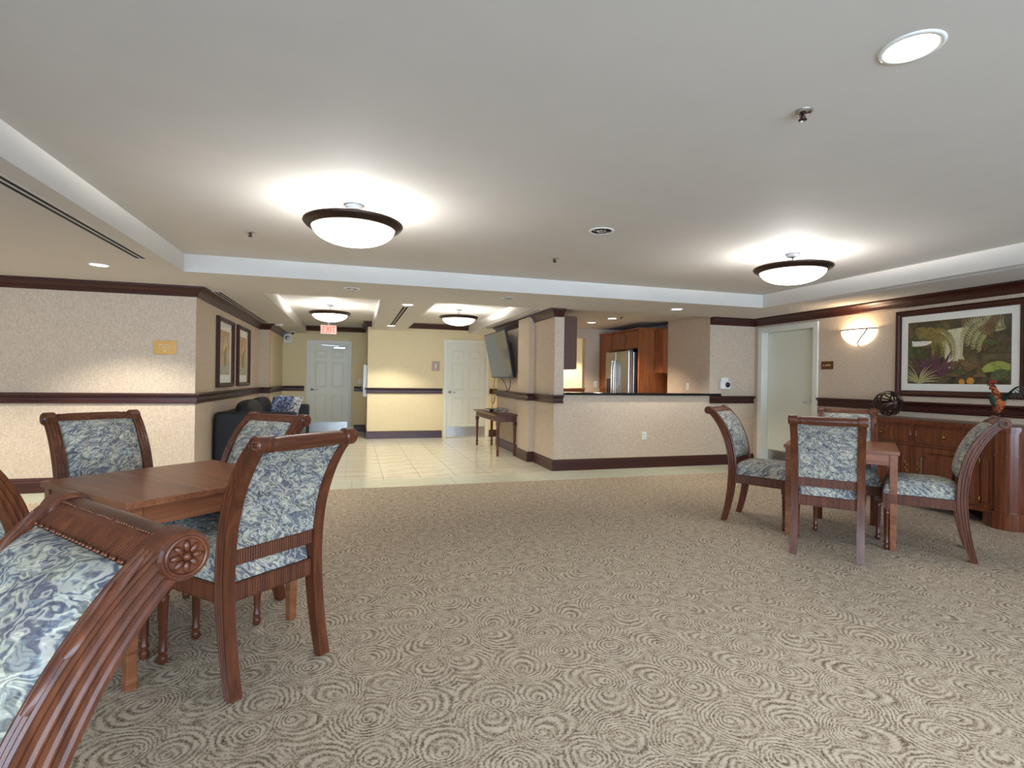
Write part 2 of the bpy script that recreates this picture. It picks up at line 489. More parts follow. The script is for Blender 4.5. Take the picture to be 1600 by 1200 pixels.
struct('wall_left', MB().box(-6, -1.7, 6.74, 6.9, 0, TOP).box(-1.9, -1.7, 6.9, 10.9, 0, TOP), M['wallpaper'], 'tan woven wallpapered wall turning the corner into the corridor', 'wall')
struct('wall_corridor', MB().box(-1.9, -1.52, 10.9, 11.05, 0, TOP), M['wallpaper'], 'narrow tan wall return at the far end of the corridor', 'wall')
struct('wall_corridor_side', MB().box(-1.9, -1.52, 11.05, 13.0, 0, TOP), M['yellow'], 'short yellow side wall beside the exit door', 'wall')
struct('wall_back', MB().box(-1.52, 0.28, 12.85, 13.0, 0, TOP), M['yellow'], 'yellow end wall of the corridor with the exit door', 'wall')
struct('wall_yellow', MB().box(0.28, XR, 11.28, 11.4, 0, TOP).box(0.28, 0.4, 11.4, 13.0, 0, TOP), M['yellow'], 'yellow wall facing the corridor beside the restroom door', 'wall')
struct('wall_television', MB().box(2.66, 2.80, 6.87, 9.9, 0, TOP).box(2.57, 2.66, 7.72, 8.27, 0, S), M['wallpaper'], 'tan wallpapered wall with a pilaster carrying the television', 'wall')
struct('wall_counter', MB().box(2.8, 5.18, 6.87, 7.0, 0, 1.05), M['wallpaper'], 'low tan wall under the black kitchen counter', 'wall')
struct('wall_kitchen_right', MB().box(5.18, XR + 0.15, 6.87, 8.0, 0, TOP).box(5.45, 5.6, 8.0, 9.85, 0, TOP), M['wallpaper'], 'tan wall at the right end of the kitchen opening', 'wall')
struct('wall_kitchen_back', MB().box(2.8, 3.2, 9.85, 9.98, 0, TOP).box(4.47, XR, 9.85, 9.98, 0, TOP).box(3.2, 4.47, 9.85, 9.98, 0, 1.08).box(3.2, 4.47, 9.85, 9.98, 2.11, TOP), M['wallpaper'], 'tan back wall of the kitchen with a pass opening', 'wall')
struct('wall_right', MB().box(XR, XR + 0.15, YR, 5.73, 0, TOP).box(XR, XR + 0.15, 6.73, 6.87, 0, TOP).box(XR, XR + 0.15, 5.73, 6.73, 2.06, TOP).box(XR + 0.15, XR + 0.2, 5.6, 6.87, 0, TOP), M['wallpaper'], 'tan wallpapered right wall with the sconce and large picture', 'wall')
struct('wall_far_left', MB().box(-6.15, -6, YR, 6.9, 0, TOP), M['wallpaper'], 'tan wall at the far left of the lounge', 'wall')
rw = MB().box(-6.15, XR + 0.15, YR - 0.15, YR, 0, 0.4).box(-6.15, XR + 0.15, YR - 0.15, YR, 2.2, TOP)
xs = [-6.15] + [q for ab in WINDOWS for q in ab] + [XR + 0.15]
for i in range(0, len(xs), 2): rw.box(xs[i], xs[i + 1], YR - 0.15, YR, 0.4, 2.2)
struct('wall_rear', rw, M['wallpaper'], 'tan window wall behind the viewer', 'wall')
for i, (a, b) in enumerate(WINDOWS):
    f = MB().box(a, a + 0.06, YR - 0.11, YR - 0.03, 0.4, 2.2).box(b - 0.06, b, YR - 0.11, YR - 0.03, 0.4, 2.2)
    f.box(a + 0.06, b - 0.06, YR - 0.11, YR - 0.03, 0.4, 0.46).box(a + 0.06, b - 0.06, YR - 0.11, YR - 0.03, 2.14, 2.2)
    for k in (1, 2): xx = a + (b - a) * k / 3; f.box(xx - 0.025, xx + 0.025, YR - 0.1, YR - 0.04, 0.46, 2.14)
    wn = struct('window_%d' % (i + 1), f, M['white'], 'white framed window number %s behind the viewer' % ('one', 'two', 'three')[i], 'window')
    MB().box(a + 0.06, b - 0.06, YR - 0.072, YR - 0.068, 0.46, 2.14).build('pane', M['glass'], wn)

struct('ceiling', MB().box(-6.15, XR + 0.2, YR - 0.15, 13.0, TOP, TOP + 0.1), M['ceiling'], 'white raised tray ceiling', 'ceiling')
so = MB()
so.box(-6, -1.56, YR, 5.75, S, TOP).box(5.14, XR, YR, 5.75, S, TOP).box(-1.56, 5.14, YR, -2.8, S, TOP)
so.box(-6, XR, 5.75, 6.87, S, TOP).box(-1.7, 2.66, 6.87, 6.92, S, TOP)
so.box(-1.7, -1.03, 6.92, 12.85, S, TOP).box(0.35, 1.02, 6.92, 11.28, S, TOP).box(2.37, 2.66, 6.92, 11.28, S, TOP)
so.box(2.66, XR, 9.98, 11.28, S, TOP)
struct('ceiling_soffit', so, M['ceiling'], 'lowered white ceiling border around the recessed trays', 'ceiling')
struct('ceiling_kitchen', MB().box(2.8, 5.45, 6.87, 9.85, KIT, TOP), M['ceiling'], 'kitchen ceiling seen through the counter opening', 'ceiling')

CROWN = [(0, -0.11), (0.012, -0.11), (0.02, -0.098), (0.024, -0.085), (0.034, -0.062), (0.052, -0.04), (0.076, -0.026), (0.084, -0.02), (0.1, -0.018), (0.1, 0), (0, 0)]
CROWN = [(o, z - 0.0005) for o, z in CROWN]
RAIL = [(0, -0.115), (0.02, -0.115), (0.026, -0.104), (0.026, -0.09), (0.016, -0.084), (0.016, -0.05), (0.028, -0.046), (0.03, -0.034), (0.046, -0.026), (0.054, -0.016), (0.054, -0.004), (0.046, 0), (0, 0)]
BASE = [(0, 0), (0.02, 0), (0.02, 0.11), (0.016, 0.118), (0.016, 0.132), (0.008, 0.15), (0, 0.155)]
def trim(i, prof, path, z, label, cat, nm='trim_%d'):
    struct(nm % i if '%' in nm else nm, MB().sweep(path, prof, z), M['trimwood'], label, cat)
LW = [(-6, 6.74), (-1.7, 6.74), (-1.7, 10.9), (-1.52, 10.9), (-1.52, 12.85)]
trim(1, CROWN, LW, S, 'dark wood crown moulding above the left wall', 'crown moulding')
trim(2, CROWN, [(2.66, 9.9), (2.66, 6.87), (2.79, 6.87)], S, 'dark wood crown moulding above the television', 'crown moulding')
trim(3, CROWN, [(5.18, 6.87), (6.0, 6.87), (6.0, YR)], S, 'dark wood crown moulding above the right wall', 'crown moulding')
trim(4, CROWN, [(-1.03, 12.85), (0.28, 12.85), (0.28, 11.28), (0.35, 11.28)], TOP, 'dark wood crown moulding behind the exit sign', 'crown moulding')
trim(5, CROWN, [(1.02, 11.28), (2.37, 11.28)], TOP, 'dark wood crown moulding above the restroom door', 'crown moulding')
RZ = 1.05
trim(6, RAIL, LW + [(-1.06, 12.85)], RZ, 'dark wood chair rail along the left wall', 'chair rail')
trim(7, RAIL, [(0.02, 12.85), (0.28, 12.85), (0.28, 11.28), (1.82, 11.28)], RZ, 'dark wood chair rail on the yellow wall between the doors', 'chair rail')
trim(8, RAIL, [(2.86, 11.28), (4.0, 11.28)], RZ, 'short dark chair rail right of the restroom door', 'chair rail')
PIL = [(2.66, 9.9), (2.66, 8.27), (2.57, 8.27), (2.57, 7.72), (2.66, 7.72), (2.66, 6.87)]
trim(9, RAIL, PIL + [(2.79, 6.87)], RZ, 'dark wood chair rail under the television', 'chair rail')
trim(10, RAIL, [(5.18, 6.87), (5.98, 6.87)], RZ, 'short dark chair rail under the white wall camera', 'chair rail')
trim(11, RAIL, [(6.0, 5.665), (6.0, YR)], RZ + 0.02, 'dark wood chair rail behind the sideboard', 'chair rail')
trim(0, BASE, LW + [(-1.06, 12.85)], 0, 'dark wood baseboard along the left wall', 'baseboard', 'baseboard_left')
trim(0, BASE, [(0.02, 12.85), (0.28, 12.85), (0.28, 11.28), (1.82, 11.28)], 0, 'dark wood baseboard on the yellow wall between the doors', 'baseboard', 'baseboard_back')
trim(0, BASE, [(2.86, 11.28), (4.0, 11.28)], 0, 'short dark baseboard right of the restroom door', 'baseboard', 'baseboard_hall')
trim(0, BASE, PIL + [(5.99, 6.87)], 0, 'dark wood baseboard under the counter and television wall', 'baseboard', 'baseboard_counter')
trim(0, BASE, [(6.0, 5.665), (6.0, YR)], 0, 'dark wood baseboard along the right wall', 'baseboard', 'baseboard_right')

# ------------------------------------------------------------------ doors
def lever(parent, x, y, z, sx):
    o = MB()
    Mx = Matrix.Rotation(PI / 2, 3, 'X')
    o.lathe([(0.001, 0), (0.033, 0), (0.033, 0.012), (0.014, 0.016), (0.012, 0.05), (0.001, 0.052)], (x, y, z), 16, M=Mx)
    o.tube(catmull([(x, y - 0.045, z), (x + sx * 0.03, y - 0.055, z), (x + sx * 0.08, y - 0.055, z - 0.004), (x + sx * 0.125, y - 0.048, z - 0.006)], 10), 0.009, 8)
    return o.build('handle', M['chrome'], parent)
def six_panel(n, cx, y, w, label, hand, closer=False):
    """door in a wall that faces -Y; frame proud of the wall"""
    x0, x1, h = cx - w / 2, cx + w / 2, 2.03
    fr = MB()
    for a, b in ((x0 - 0.06, x0), (x1, x1 + 0.06)): fr.box(a, b, y - 0.025, y, 0, h + 0.06)
    fr.box(x0, x1, y - 0.025, y, h, h + 0.06)
    d = struct('door_%d' % n, fr, M['white'], label, 'door', 0.004)
    slab = MB().box(x0, x1, y - 0.010, y - 0.001, 0.005, h).build('slab', M['doorwhite'], d)
    pw = (w - 0.33) / 2
    for c in (cx - pw / 2 - 0.05, cx + pw / 2 + 0.05):
        for z0, z1 in ((0.26, 0.86), (1.02, 1.60), (1.69, 1.88)):
            m = MB()
            r = lambda q, yy: [(c - pw / 2 + q, yy, z0 + q), (c + pw / 2 - q, yy, z0 + q), (c + pw / 2 - q, yy, z1 - q), (c - pw / 2 + q, yy, z1 - q)]
            m.add(r(0, y - 0.010) + r(0.004, y - 0.017) + r(0.014, y - 0.011) + r(0.03, y - 0.011) + r(0.045, y - 0.018),
                  [(16, 17, 18, 19)] + [(k * 4 + i, k * 4 + (i + 1) % 4, k * 4 + 4 + (i + 1) % 4, k * 4 + 4 + i) for k in range(4) for i in range(4)])
            m.build('panel', M['doorwhite'], slab)
    kp = MB().box(x0 + 0.02, x1 - 0.02, y - 0.014, y - 0.010, 0.02, 0.23).build('kick_plate', M['steel'], d)
    lever(d, cx - w / 2 + 0.07 if hand < 0 else cx + w / 2 - 0.07, y - 0.010, 0.97, -hand)
    if closer:
        MB().box(cx + 0.08, cx + 0.36, y - 0.075, y - 0.012, 1.89, 1.96).build('door_closer', M['steel'], d, 0.012)
        MB().tbox(Matrix.Translation((cx + 0.02, y - 0.06, 1.975)) @ Matrix.Rotation(0.05, 4, 'Y'), (0.36, 0.03, 0.018)).build('closer_arm', M['steel'], d)
    return d
six_panel(1, -0.53, 12.85, 0.86, 'white six panel exit door with a door closer under the exit sign', -1, True)
six_panel(2, 2.34, 11.28, 0.86, 'white six panel restroom door left of the television', -1)
# flush door in the right wall
fr = MB()
fr.box(XR - 0.02, XR + 0.15, 5.68, 5.76, 0, 2.10).box(XR - 0.02, XR + 0.15, 6.70, 6.78, 0, 2.10).box(XR - 0.02, XR + 0.15, 5.76, 6.70, 2.02, 2.10)
d3 = struct('door_3', fr, M['white'], 'plain white flush door beside the wall sconce', 'door', 0.004)
MB().box(XR + 0.10, XR + 0.145, 5.765, 6.695, 0.006, 2.018).build('slab', M['doorwhite'], d3)
MB().box(XR + 0.096, XR + 0.10, 5.79, 6.67, 0.02, 0.25).build('kick_plate', M['steel'], d3)
o = MB()
o.lathe([(0.001, 0), (0.03, 0), (0.03, 0.012), (0.012, 0.016), (0.012, 0.05), (0.001, 0.052)], (XR + 0.10, 5.84, 1.0), 16, M=Matrix.Rotation(-PI / 2, 3, 'Y'))
o.tube([(XR + 0.055, 5.84, 1.0), (XR + 0.047, 5.88, 1.0), (XR + 0.05, 5.97, 0.995)], 0.009)
o.build('handle', M['chrome'], d3)

# ------------------------------------------------------------------ ceiling fixtures
def spot(parent, loc, power, size=112, blend=0.45, col=(1, 0.95, 0.86), r=0.05):
    l = bpy.data.lights.new('downlight_lamp', 'SPOT')
    l.energy = power; l.spot_size = math.radians(size); l.spot_blend = blend; l.color = col; l.shadow_soft_size = r
    o = bpy.data.objects.new('downlight_lamp', l); COL.objects.link(o); o.parent = parent; o.location = loc
def downlight(x, y, z, label, on=True, r=0.085, power=0, col=(1, 0.95, 0.86), size=112):
    t = thing('recessed_downlight', label, 'downlight', (x, y, z), 0, 'recessed downlights')
    MB().lathe([(r * 0.82, -0.001), (r * 0.84, -0.006), (r, -0.004), (r * 1.02, 0.0), (r * 0.82, 0.0)], n=32).build('trim_ring', M['plastic'], t)
    if on:
        MB().lathe([(0.0001, -0.0035), (r * 0.6, -0.003), (r * 0.815, -0.001), (r * 0.815, 0.0)], n=32).build('lens', M['downlight'], t)
        if power: spot(t, (0, 0, -0.012), power, size, col=col)
    else:
        b = MB().lathe([(r * 0.82, -0.0012), (0.0001, -0.0010)], n=24).build('baffle', M['dark'], t)
        MB().box(-r * 0.75, r * 0.75, -0.004, 0.004, -0.007, -0.002).box(-0.004, 0.004, -r * 0.75, r * 0.75, -0.007, -0.002).build('louver', M['steel'], t)
        MB().lathe([(0.0001, -0.012), (r * 0.3, -0.010), (r * 0.38, -0.003), (r * 0.38, -0.0015)], n=16).build('bulb', M['chrome'], t)
downlight(-2.22, 5.69, S, 'lit recessed downlight in the low ceiling before the left wall', True, 0.085, 170)
downlight(-4.5, 5.69, S, 'added unseen downlight farthest left along the left wall', True, 0.085, 170)  # out of view, added so its bounce lifts the low ceiling border
downlight(0.69, 7.24, S, 'lit recessed downlight at the near end of the middle slot vent', True, 0.085, 110)
downlight(0.67, 10.27, S, 'lit recessed downlight at the far end of the middle slot vent', True, 0.085, 120)
downlight(4.19, 6.27, S, 'lit recessed downlight in the low ceiling before the kitchen counter', True, 0.085, 80)
downlight(4.09, 8.75, KIT, 'lit recessed downlight deepest inside the kitchen', True, 0.085, 110, (1, 0.84, 0.64))
downlight(4.13, 8.03, KIT, 'lit recessed downlight beside the sprinkler inside the kitchen', True, 0.085, 110, (1, 0.84, 0.64))
downlight(1.82, 1.36, TOP, 'large round lit recessed downlight nearest on the tray ceiling', True, 0.095, 70, (0.9, 0.97, 1))
downlight(4.6, 10.65, S, 'added unseen downlight brightening the hall behind the kitchen opening', True, 0.085, 170, (1, 0.9, 0.72))  # hidden lamp added to brighten the yellow wall beyond the opening
downlight(-0.03, 6.18, S, 'unlit recessed downlight above the left corridor tray', False)
downlight(1.79, 6.20, S, 'unlit recessed downlight above the right corridor tray', False)
downlight(1.82, 3.74, TOP, 'unlit recessed downlight midway between the two big bowl lamps', False, 0.095)

def sprinkler(x, y, z, label):
    t = thing('fire_sprinkler', label, 'sprinkler', (x, y, z), 0, 'ceiling fire sprinklers')
    MB().lathe([(0.001, -0.012), (0.03, -0.010), (0.04, -0.003), (0.041, 0)], n=20).build('escutcheon', M['chrome'], t)
    MB().lathe([(0.008, -0.034), (0.007, -0.012)], n=10).tube([(-0.012, 0, -0.014), (-0.015, 0, -0.022), (0, 0, -0.034), (0.015, 0, -0.022), (0.012, 0, -0.014)], 0.003, 6).build('frame', M['bronze'], t)
    MB().lathe([(0.001, -0.038), (0.017, -0.037), (0.017, -0.034), (0.001, -0.034)], n=14).build('deflector', M['bronze'], t)
sprinkler(1.82, 1.82, TOP, 'fire sprinkler near the large lit downlight')
sprinkler(-0.81, 4.71, TOP, 'fire sprinkler at the left end of the tray ceiling')
sprinkler(1.82, 4.73, TOP, 'small fire sprinkler beyond the unlit tray downlight')
sprinkler(4.16, 7.77, KIT, 'fire sprinkler on the kitchen ceiling')

def slot_vent(x, y0, y1, label, wd=0.10):
    t = thing('slot_vent', label, 'air vent', (x, (y0 + y1) / 2, S), 0, 'linear slot vents')
    L = (y1 - y0) / 2
    f = MB().box(-wd / 2, -wd / 2 + 0.012, -L, L, -0.006, 0).box(wd / 2 - 0.012, wd / 2, -L, L, -0.006, 0)
    f.box(-wd / 2 + 0.012, wd / 2 - 0.012, -L, -L + 0.015, -0.006, 0).box(-wd / 2 + 0.012, wd / 2 - 0.012, L - 0.015, L, -0.006, 0)
    f.build('frame', M['ceiling'], t)
    MB().box(-0.006, 0.006, -L + 0.015, L - 0.015, -0.006, 0).build('divider', M['ceiling'], t)
    MB().box(-wd / 2 + 0.012, wd / 2 - 0.012, -L + 0.015, L - 0.015, -0.0015, 0).build('opening', M['dark'], t)
slot_vent(-1.74, 0.5, 5.26, 'long slot vent beside the left edge of the tray ceiling')
slot_vent(-1.55, 6.96, 10.66, 'slot vent along the corridor beside the two framed prints')
slot_vent(0.68, 7.42, 10.12, 'slot vent in the beam between the two corridor trays')
slot_vent(5.27, 0.5, 5.16, 'slot vent beside the right edge of the tray ceiling', 0.08)
slot_vent(2.50, 7.0, 10.0, 'slot vent beside the crown moulding above the television', 0.07)

def bowl_lamp(x, y, label, power, R=0.325):
    t = thing('bowl_ceiling_lamp', label, 'ceiling lamp', (x, y, TOP), 0, 'semi flush bowl lamps')
    k = R / 0.325
    MB().lathe([(0.001, -0.03), (0.045, -0.03), (0.055, -0.022), (0.058, 0)], n=28).build('canopy', M['plastic'], t)
    MB().lathe([(0.011, -0.16), (0.011, -0.03)], n=12).build('stem', M['chrome'], t)
    rim = [(0.268, -0.158), (0.276, -0.168), (0.288, -0.162), (0.296, -0.152), (0.310, -0.148), (0.325, -0.130), (0.322, -0.120), (0.308, -0.117), (0.290, -0.126), (0.268, -0.146), (0.268, -0.158)]
    MB().lathe([(r * k, z) for r, z in rim], n=56).build('rim', M['bronze'], t)
    bowl = [(0.269 * math.sin(a) * k, -0.152 - 0.118 * math.cos(a)) for a in [i / 14 * PI / 2 for i in range(15)]]
    bowl[0] = (0.0005, bowl[0][1])
    b = MB()
    b.grid(lambda u, v: Vector((bowl[int(round(v * 14))][0] * math.cos(2 * PI * u), bowl[int(round(v * 14))][0] * math.sin(2 * PI * u), bowl[int(round(v * 14))][1])), 48, 14, loop_u=True)
    b.build('glass_bowl', M['bowl'], t)
    MB().box(-0.28 * k, 0.28 * k, -0.006, 0.006, -0.152, -0.144).build('crossbar', M['bronze'], t)
    l = bpy.data.lights.new('bulb_light', 'POINT'); l.energy = power; l.color = (1, 0.98, 0.95); l.shadow_soft_size = 0.07
    lo = bpy.data.objects.new('bulb_light', l); COL.objects.link(lo); lo.parent = t; lo.location = (0.0, 0.0, -0.175)
bowl_lamp(-0.01, 3.74, 'large lit bowl ceiling lamp above the left dining table side', 185)
bowl_lamp(3.75, 3.84, 'large lit bowl ceiling lamp above the right dining table', 185)
bowl_lamp(-0.37, 9.0, 'lit bowl lamp in the left corridor tray near the exit sign', 190)
bowl_lamp(1.67, 8.74, 'lit bowl lamp in the right corridor tray near the television', 190)
bowl_lamp(-0.01, -1.02, 'added unseen bowl lamp behind the viewer on the left', 26)  # extra lamp out of view, added to light the foreground floor and chairs
bowl_lamp(3.75, -1.02, 'added unseen bowl lamp behind the viewer on the right', 26)  # second added lamp out of view, same foreground fill

# exit sign hanging in the left tray
t = thing('exit_sign', 'red lit exit sign hanging before the white exit door', 'exit sign', (-0.5, 11.6, 2.14))
MB().box(-0.16, 0.16, -0.02, 0.02, 0, 0.19).build('housing', M['plastic'], t, 0.005)
MB().box(-0.148, 0.148, -0.0215, -0.02, 0.012, 0.178).build('face', M['exitface'], t)
MB().box(-0.02, 0.02, -0.015, 0.015, 0.19, 0.27).build('hanger', M['plastic'], t)
L = MB()
def bar(x0, x1, z0, z1): L.box(x0, x1, -0.0235, -0.0215, z0, z1)
def dbar(xa, za, xb, zb, wd):
    dx, dz = xb - xa, zb - za; q = math.hypot(dx, dz); nx, nz = -dz / q * wd / 2, dx / q * wd / 2
    L.prism([(xa - nx, za - nz), (xb - nx, zb - nz), (xb + nx, zb + nz), (xa + nx, za + nz)], lambda a, b, h: Vector((a, -0.0235 + h, b)), 0.002)
b0, b1 = 0.03, 0.16
bar(-0.120, -0.102, b0, b1); bar(-0.102, -0.062, b0, b0 + 0.02); bar(-0.102, -0.068, 0.086, 0.104); bar(-0.102, -0.062, b1 - 0.02, b1)
dbar(-0.045, b0, 0.015, b1, 0.02); dbar(-0.045, b1, 0.015, b0, 0.02)
bar(0.032, 0.050, b0, b1)
bar(0.066, 0.126, b1 - 0.02, b1); bar(0.087, 0.105, b0, b1 - 0.02)
L.build('lettering', M['exitred'], t)

# ------------------------------------------------------------------ wall fixtures
t = thing('wall_sconce', 'lit half bowl wall sconce with a diagonal metal strap', 'wall lamp', (XR, 5.08, 1.74))
R = 0.235
def sc(u, v, k=1.0):
    a = PI / 2 + PI * u; b = v * PI / 2
    r = math.sin(b)
    return Vector((0.115 * r * math.cos(a) * k - 0.004, R * r * math.sin(a) * k, 0.19 * (1 - math.cos(b))))
MB().grid(lambda u, v: sc(u, max(v, 0.02)), 28, 12).build('glass_bowl', M['sconceglass'], t)
MB().tube([sc(u / 24, 1.0, 1.02) for u in range(25)], 0.008, 8).build('rim', M['bronze'], t)
MB().tube([sc(0.5 + (0.76 - 0.5) * v, 0.03 + 0.97 * v, 1.03) for v in [i / 12 for i in range(13)]], 0.007, 8).build('strap', M['bronze'], t)
MB().lathe([(0.001, -0.014), (0.010, -0.006), (0.001, 0.004)], (-0.01, 0, 0), 10).build('finial', M['bronze'], t)
MB().box(-0.012, -0.001, -0.08, 0.08, 0.06, 0.17).build('backplate', M['bronze'], t)
l = bpy.data.lights.new('bulb_light', 'POINT'); l.energy = 5.5; l.color = (1, 0.80, 0.55); l.shadow_soft_size = 0.03
lo = bpy.data.objects.new('bulb_light', l); COL.objects.link(lo); lo.parent = t; lo.location = (-0.055, 0, 0.15)

def sign(name, label, loc, w, h, face, mat, lines):
    """face: '-Y' or '-X'; lines = (z offset, bar widths)"""
    rz = 0 if face == '-Y' else -PI / 2
    t = thing(name, label, 'sign', loc, rz)
    MB().box(-w / 2, w / 2, -0.008, -0.001, -h / 2, h / 2).build('plate', mat, t, 0.002)
    m = MB()
    for z, hh, ws in lines:
        tot = sum(ws) + 0.006 * (len(ws) - 1); x = -tot / 2
        for q in ws:
            n = max(1, int(q / (hh * 0.85)))
            for i in range(n):
                a = x + q * i / n
                m.box(a, a + q / n * 0.3, -0.0095, -0.008, z - hh / 2, z + hh / 2)
                m.box(a, a + q / n * 0.72, -0.0095, -0.008, z + hh * 0.22 * (1 if i % 2 else -1), z + hh * 0.22 * (1 if i % 2 else -1) + hh * 0.25)
            x += q + 0.006
    m.build('lettering', M['signtext'], t)
    return t
t = sign('room_sign', 'small gold sign with two lines of lettering on the left wall', (-2.0, 6.74, 1.555), 0.22, 0.15, '-Y', M['gold'], [(0.028, 0.016, (0.12,)), (0.0, 0.018, (0.03, 0.085))])
MB().prism([(-0.014, -0.03), (0.014, -0.03), (0, -0.052)], lambda a, b, h: Vector((a, -0.0095 + h, b)), 0.0015).build('arrow', M['signtext'], t)
sign('room_sign', 'small brown sign with one line of lettering beside the flush door', (XR, 5.535, 1.50), 0.185, 0.105, '-X', M['brownsign'], [(0.0, 0.02, (0.03, 0.085))])
t = sign('restroom_sign', 'square mauve restroom sign with a white figure by the door', (1.675, 11.28, 1.52), 0.17, 0.21, '-Y', M['pinksign'], [(-0.075, 0.01, (0.06,))])
m = MB().lathe([(0.001, 0), (0.014, 0), (0.014, 0.002), (0.001, 0.002)], (0, -0.008, 0.045), 14, M=Matrix.Rotation(PI / 2, 3, 'X'))
m.prism([(-0.02, 0.026), (0.02, 0.026), (0.014, -0.01), (0.012, -0.05), (-0.012, -0.05), (-0.014, -0.01)], lambda a, b, h: Vector((a, -0.0098 + h, b)), 0.0018)
m.build('figure', M['signtext'], t)

def plate(name, label, loc, face, kind):
    t = thing(name, label, 'switch' if kind == 'switch' else 'outlet', loc, 0 if face == '-Y' else -PI / 2)
    MB().box(-0.036, 0.036, -0.006, -0.0005, -0.058, 0.058).build('cover_plate', M['plastic'], t, 0.003)
    if kind == 'switch':
        MB().box(-0.016, 0.016, -0.009, -0.006, -0.032, 0.032).build('rocker', M['white'], t)
    else:
        for z in (-0.02, 0.02):
            s = MB().box(-0.016, 0.016, -0.008, -0.006, z - 0.014, z + 0.014).build('socket', M['white'], t)
            MB().box(-0.007, -0.004, -0.0085, -0.008, z - 0.006, z + 0.006).box(0.004, 0.007, -0.0085, -0.008, z - 0.006, z + 0.006).build('slot', M['dark'], s)
plate('wall_outlet', 'white electrical outlet low on the tan counter wall', (4.075, 6.87, 0.46), '-Y', 'outlet')
plate('light_switch', 'white light switch right of the exit door', (0.14, 12.85, 1.16), '-Y', 'switch')
plate('light_switch', 'white light switch on the tan kitchen wall above the counter', (5.18, 7.42, 1.18), '-X', 'switch')
plate('light_switch', 'white light switch on the kitchen back wall left of the refrigerator', (4.705, 9.85, 1.19), '-Y', 'switch')

t = thing('wall_camera', 'white wall camera with round black lens above the chair rail', 'camera', (5.43, 6.87, 1.22))
MB().box(-0.045, 0.085, -0.014, -0.0005, -0.02, 0.11).build('mount_plate', M['plastic'], t, 0.006)
MB().box(-0.09, 0.075, -0.075, -0.014, -0.065, 0.055).build('housing', M['plastic'], t, 0.012, seg=3)
MB().lathe([(0.001, 0.02), (0.03, 0.017), (0.04, 0.006), (0.042, 0)], (0.02, -0.075, 0.0), 24, M=Matrix.Rotation(PI / 2, 3, 'X')).build('lens', M['black'], t)

t = thing('wall_strobe', 'white speaker strobe box high in the corridor corner', 'alarm', (-1.42, 12.85, 2.02))
MB().box(-0.08, 0.08, -0.06, -0.0005, 0.0, 0.19).build('housing', M['plastic'], t, 0.008)
MB().lathe([(0.001, 0.012), (0.04, 0.01), (0.05, 0)], (0, -0.06, 0.10), 18, M=Matrix.Rotation(PI / 2, 3, 'X')).build('speaker_grille', M['steel'], t)
t = thing('dome_camera', 'small dark camera on the corridor ceiling beside the strobe', 'camera', (-1.28, 12.5, S))
MB().lathe([(0.001, -0.02), (0.05, -0.018), (0.055, 0)], n=18).build('base', M['plastic'], t)
MB().sphere((0, 0, -0.03), 0.035, 14, 8).build('lens', M['black'], t)
t = thing('smoke_detector', 'flat white detector on the ceiling by the corridor slot vent', 'detector', (-1.36, 10.9, S))
MB().lathe([(0.001, -0.03), (0.06, -0.028), (0.075, -0.012), (0.078, 0)], n=24).build('housing', M['plastic'], t)
MB().lathe([(0.001, -0.036), (0.025, -0.034), (0.03, -0.029)], n=14).build('sensor', M['steel'], t)

t = thing('wall_cabinet', 'narrow white box with a handle on the yellow corner edge', 'wall box', (0.28, 11.55, 0.86))
MB().box(-0.075, -0.001, -0.14, 0.14, 0, 0.66).build('body', M['plastic'], t, 0.006)
MB().box(-0.083, -0.075, -0.125, 0.125, 0.015, 0.645).build('door', M['white'], t, 0.003)
MB().tube([(-0.08, -0.08, 0.14), (-0.11, -0.08, 0.14), (-0.11, -0.08, 0.24), (-0.08, -0.08, 0.24)], 0.007).build('handle', M['chrome'], t)

# ------------------------------------------------------------------ pictures
def picture_frame(t, w, h, fw, depth, matw, prt, gl):
    """local: picture lies in XZ, faces -Y, bottom-centre at origin, back at y=0"""
    prof = [(0, 0), (0, depth * 0.6), (fw * 0.25, depth), (fw * 0.55, depth * 0.92), (fw * 0.8, depth * 0.6), (fw, depth * 0.55), (fw, 0)]
    for side in range(4):
        a = [(-w / 2, 0), (w / 2, 0), (w / 2, h), (-w / 2, h)]
        p, q = a[side], a[(side + 1) % 4]
        inn = [(1, 1), (-1, 1), (-1, -1), (1, -1)]
        i1, i2 = inn[side], inn[(side + 1) % 4]
        vs = [Vector((p[0] + i1[0] * o, -d - 0.001, p[1] + i1[1] * o)) for o, d in prof] + [Vector((q[0] + i2[0] * o, -d - 0.001, q[1] + i2[1] * o)) for o, d in prof]
        k = len(prof)
        MB().add(vs, [(i, (i + 1) % k, k + (i + 1) % k, k + i) for i in range(k)] + [tuple(range(k)), tuple(range(2 * k - 1, k - 1, -1))]).build('frame_rail', M['trimwood'], t)
    iw, ih = w - 2 * fw + 0.004, h - 2 * fw + 0.004
    MB().box(-iw / 2, iw / 2, -0.008, -0.001, fw - 0.002, fw - 0.002 + ih).build('mat_board', M['mat'], t)
    prt(-iw / 2 + matw, iw / 2 - matw, fw + matw, h - fw - matw)
    MB().add([(-iw / 2, -0.0155, fw - 0.002), (iw / 2, -0.0155, fw - 0.002), (iw / 2, -0.0155, fw - 0.002 + ih), (-iw / 2, -0.0155, fw - 0.002 + ih)], [(0, 1, 2, 3)]).build('glass', gl, t)

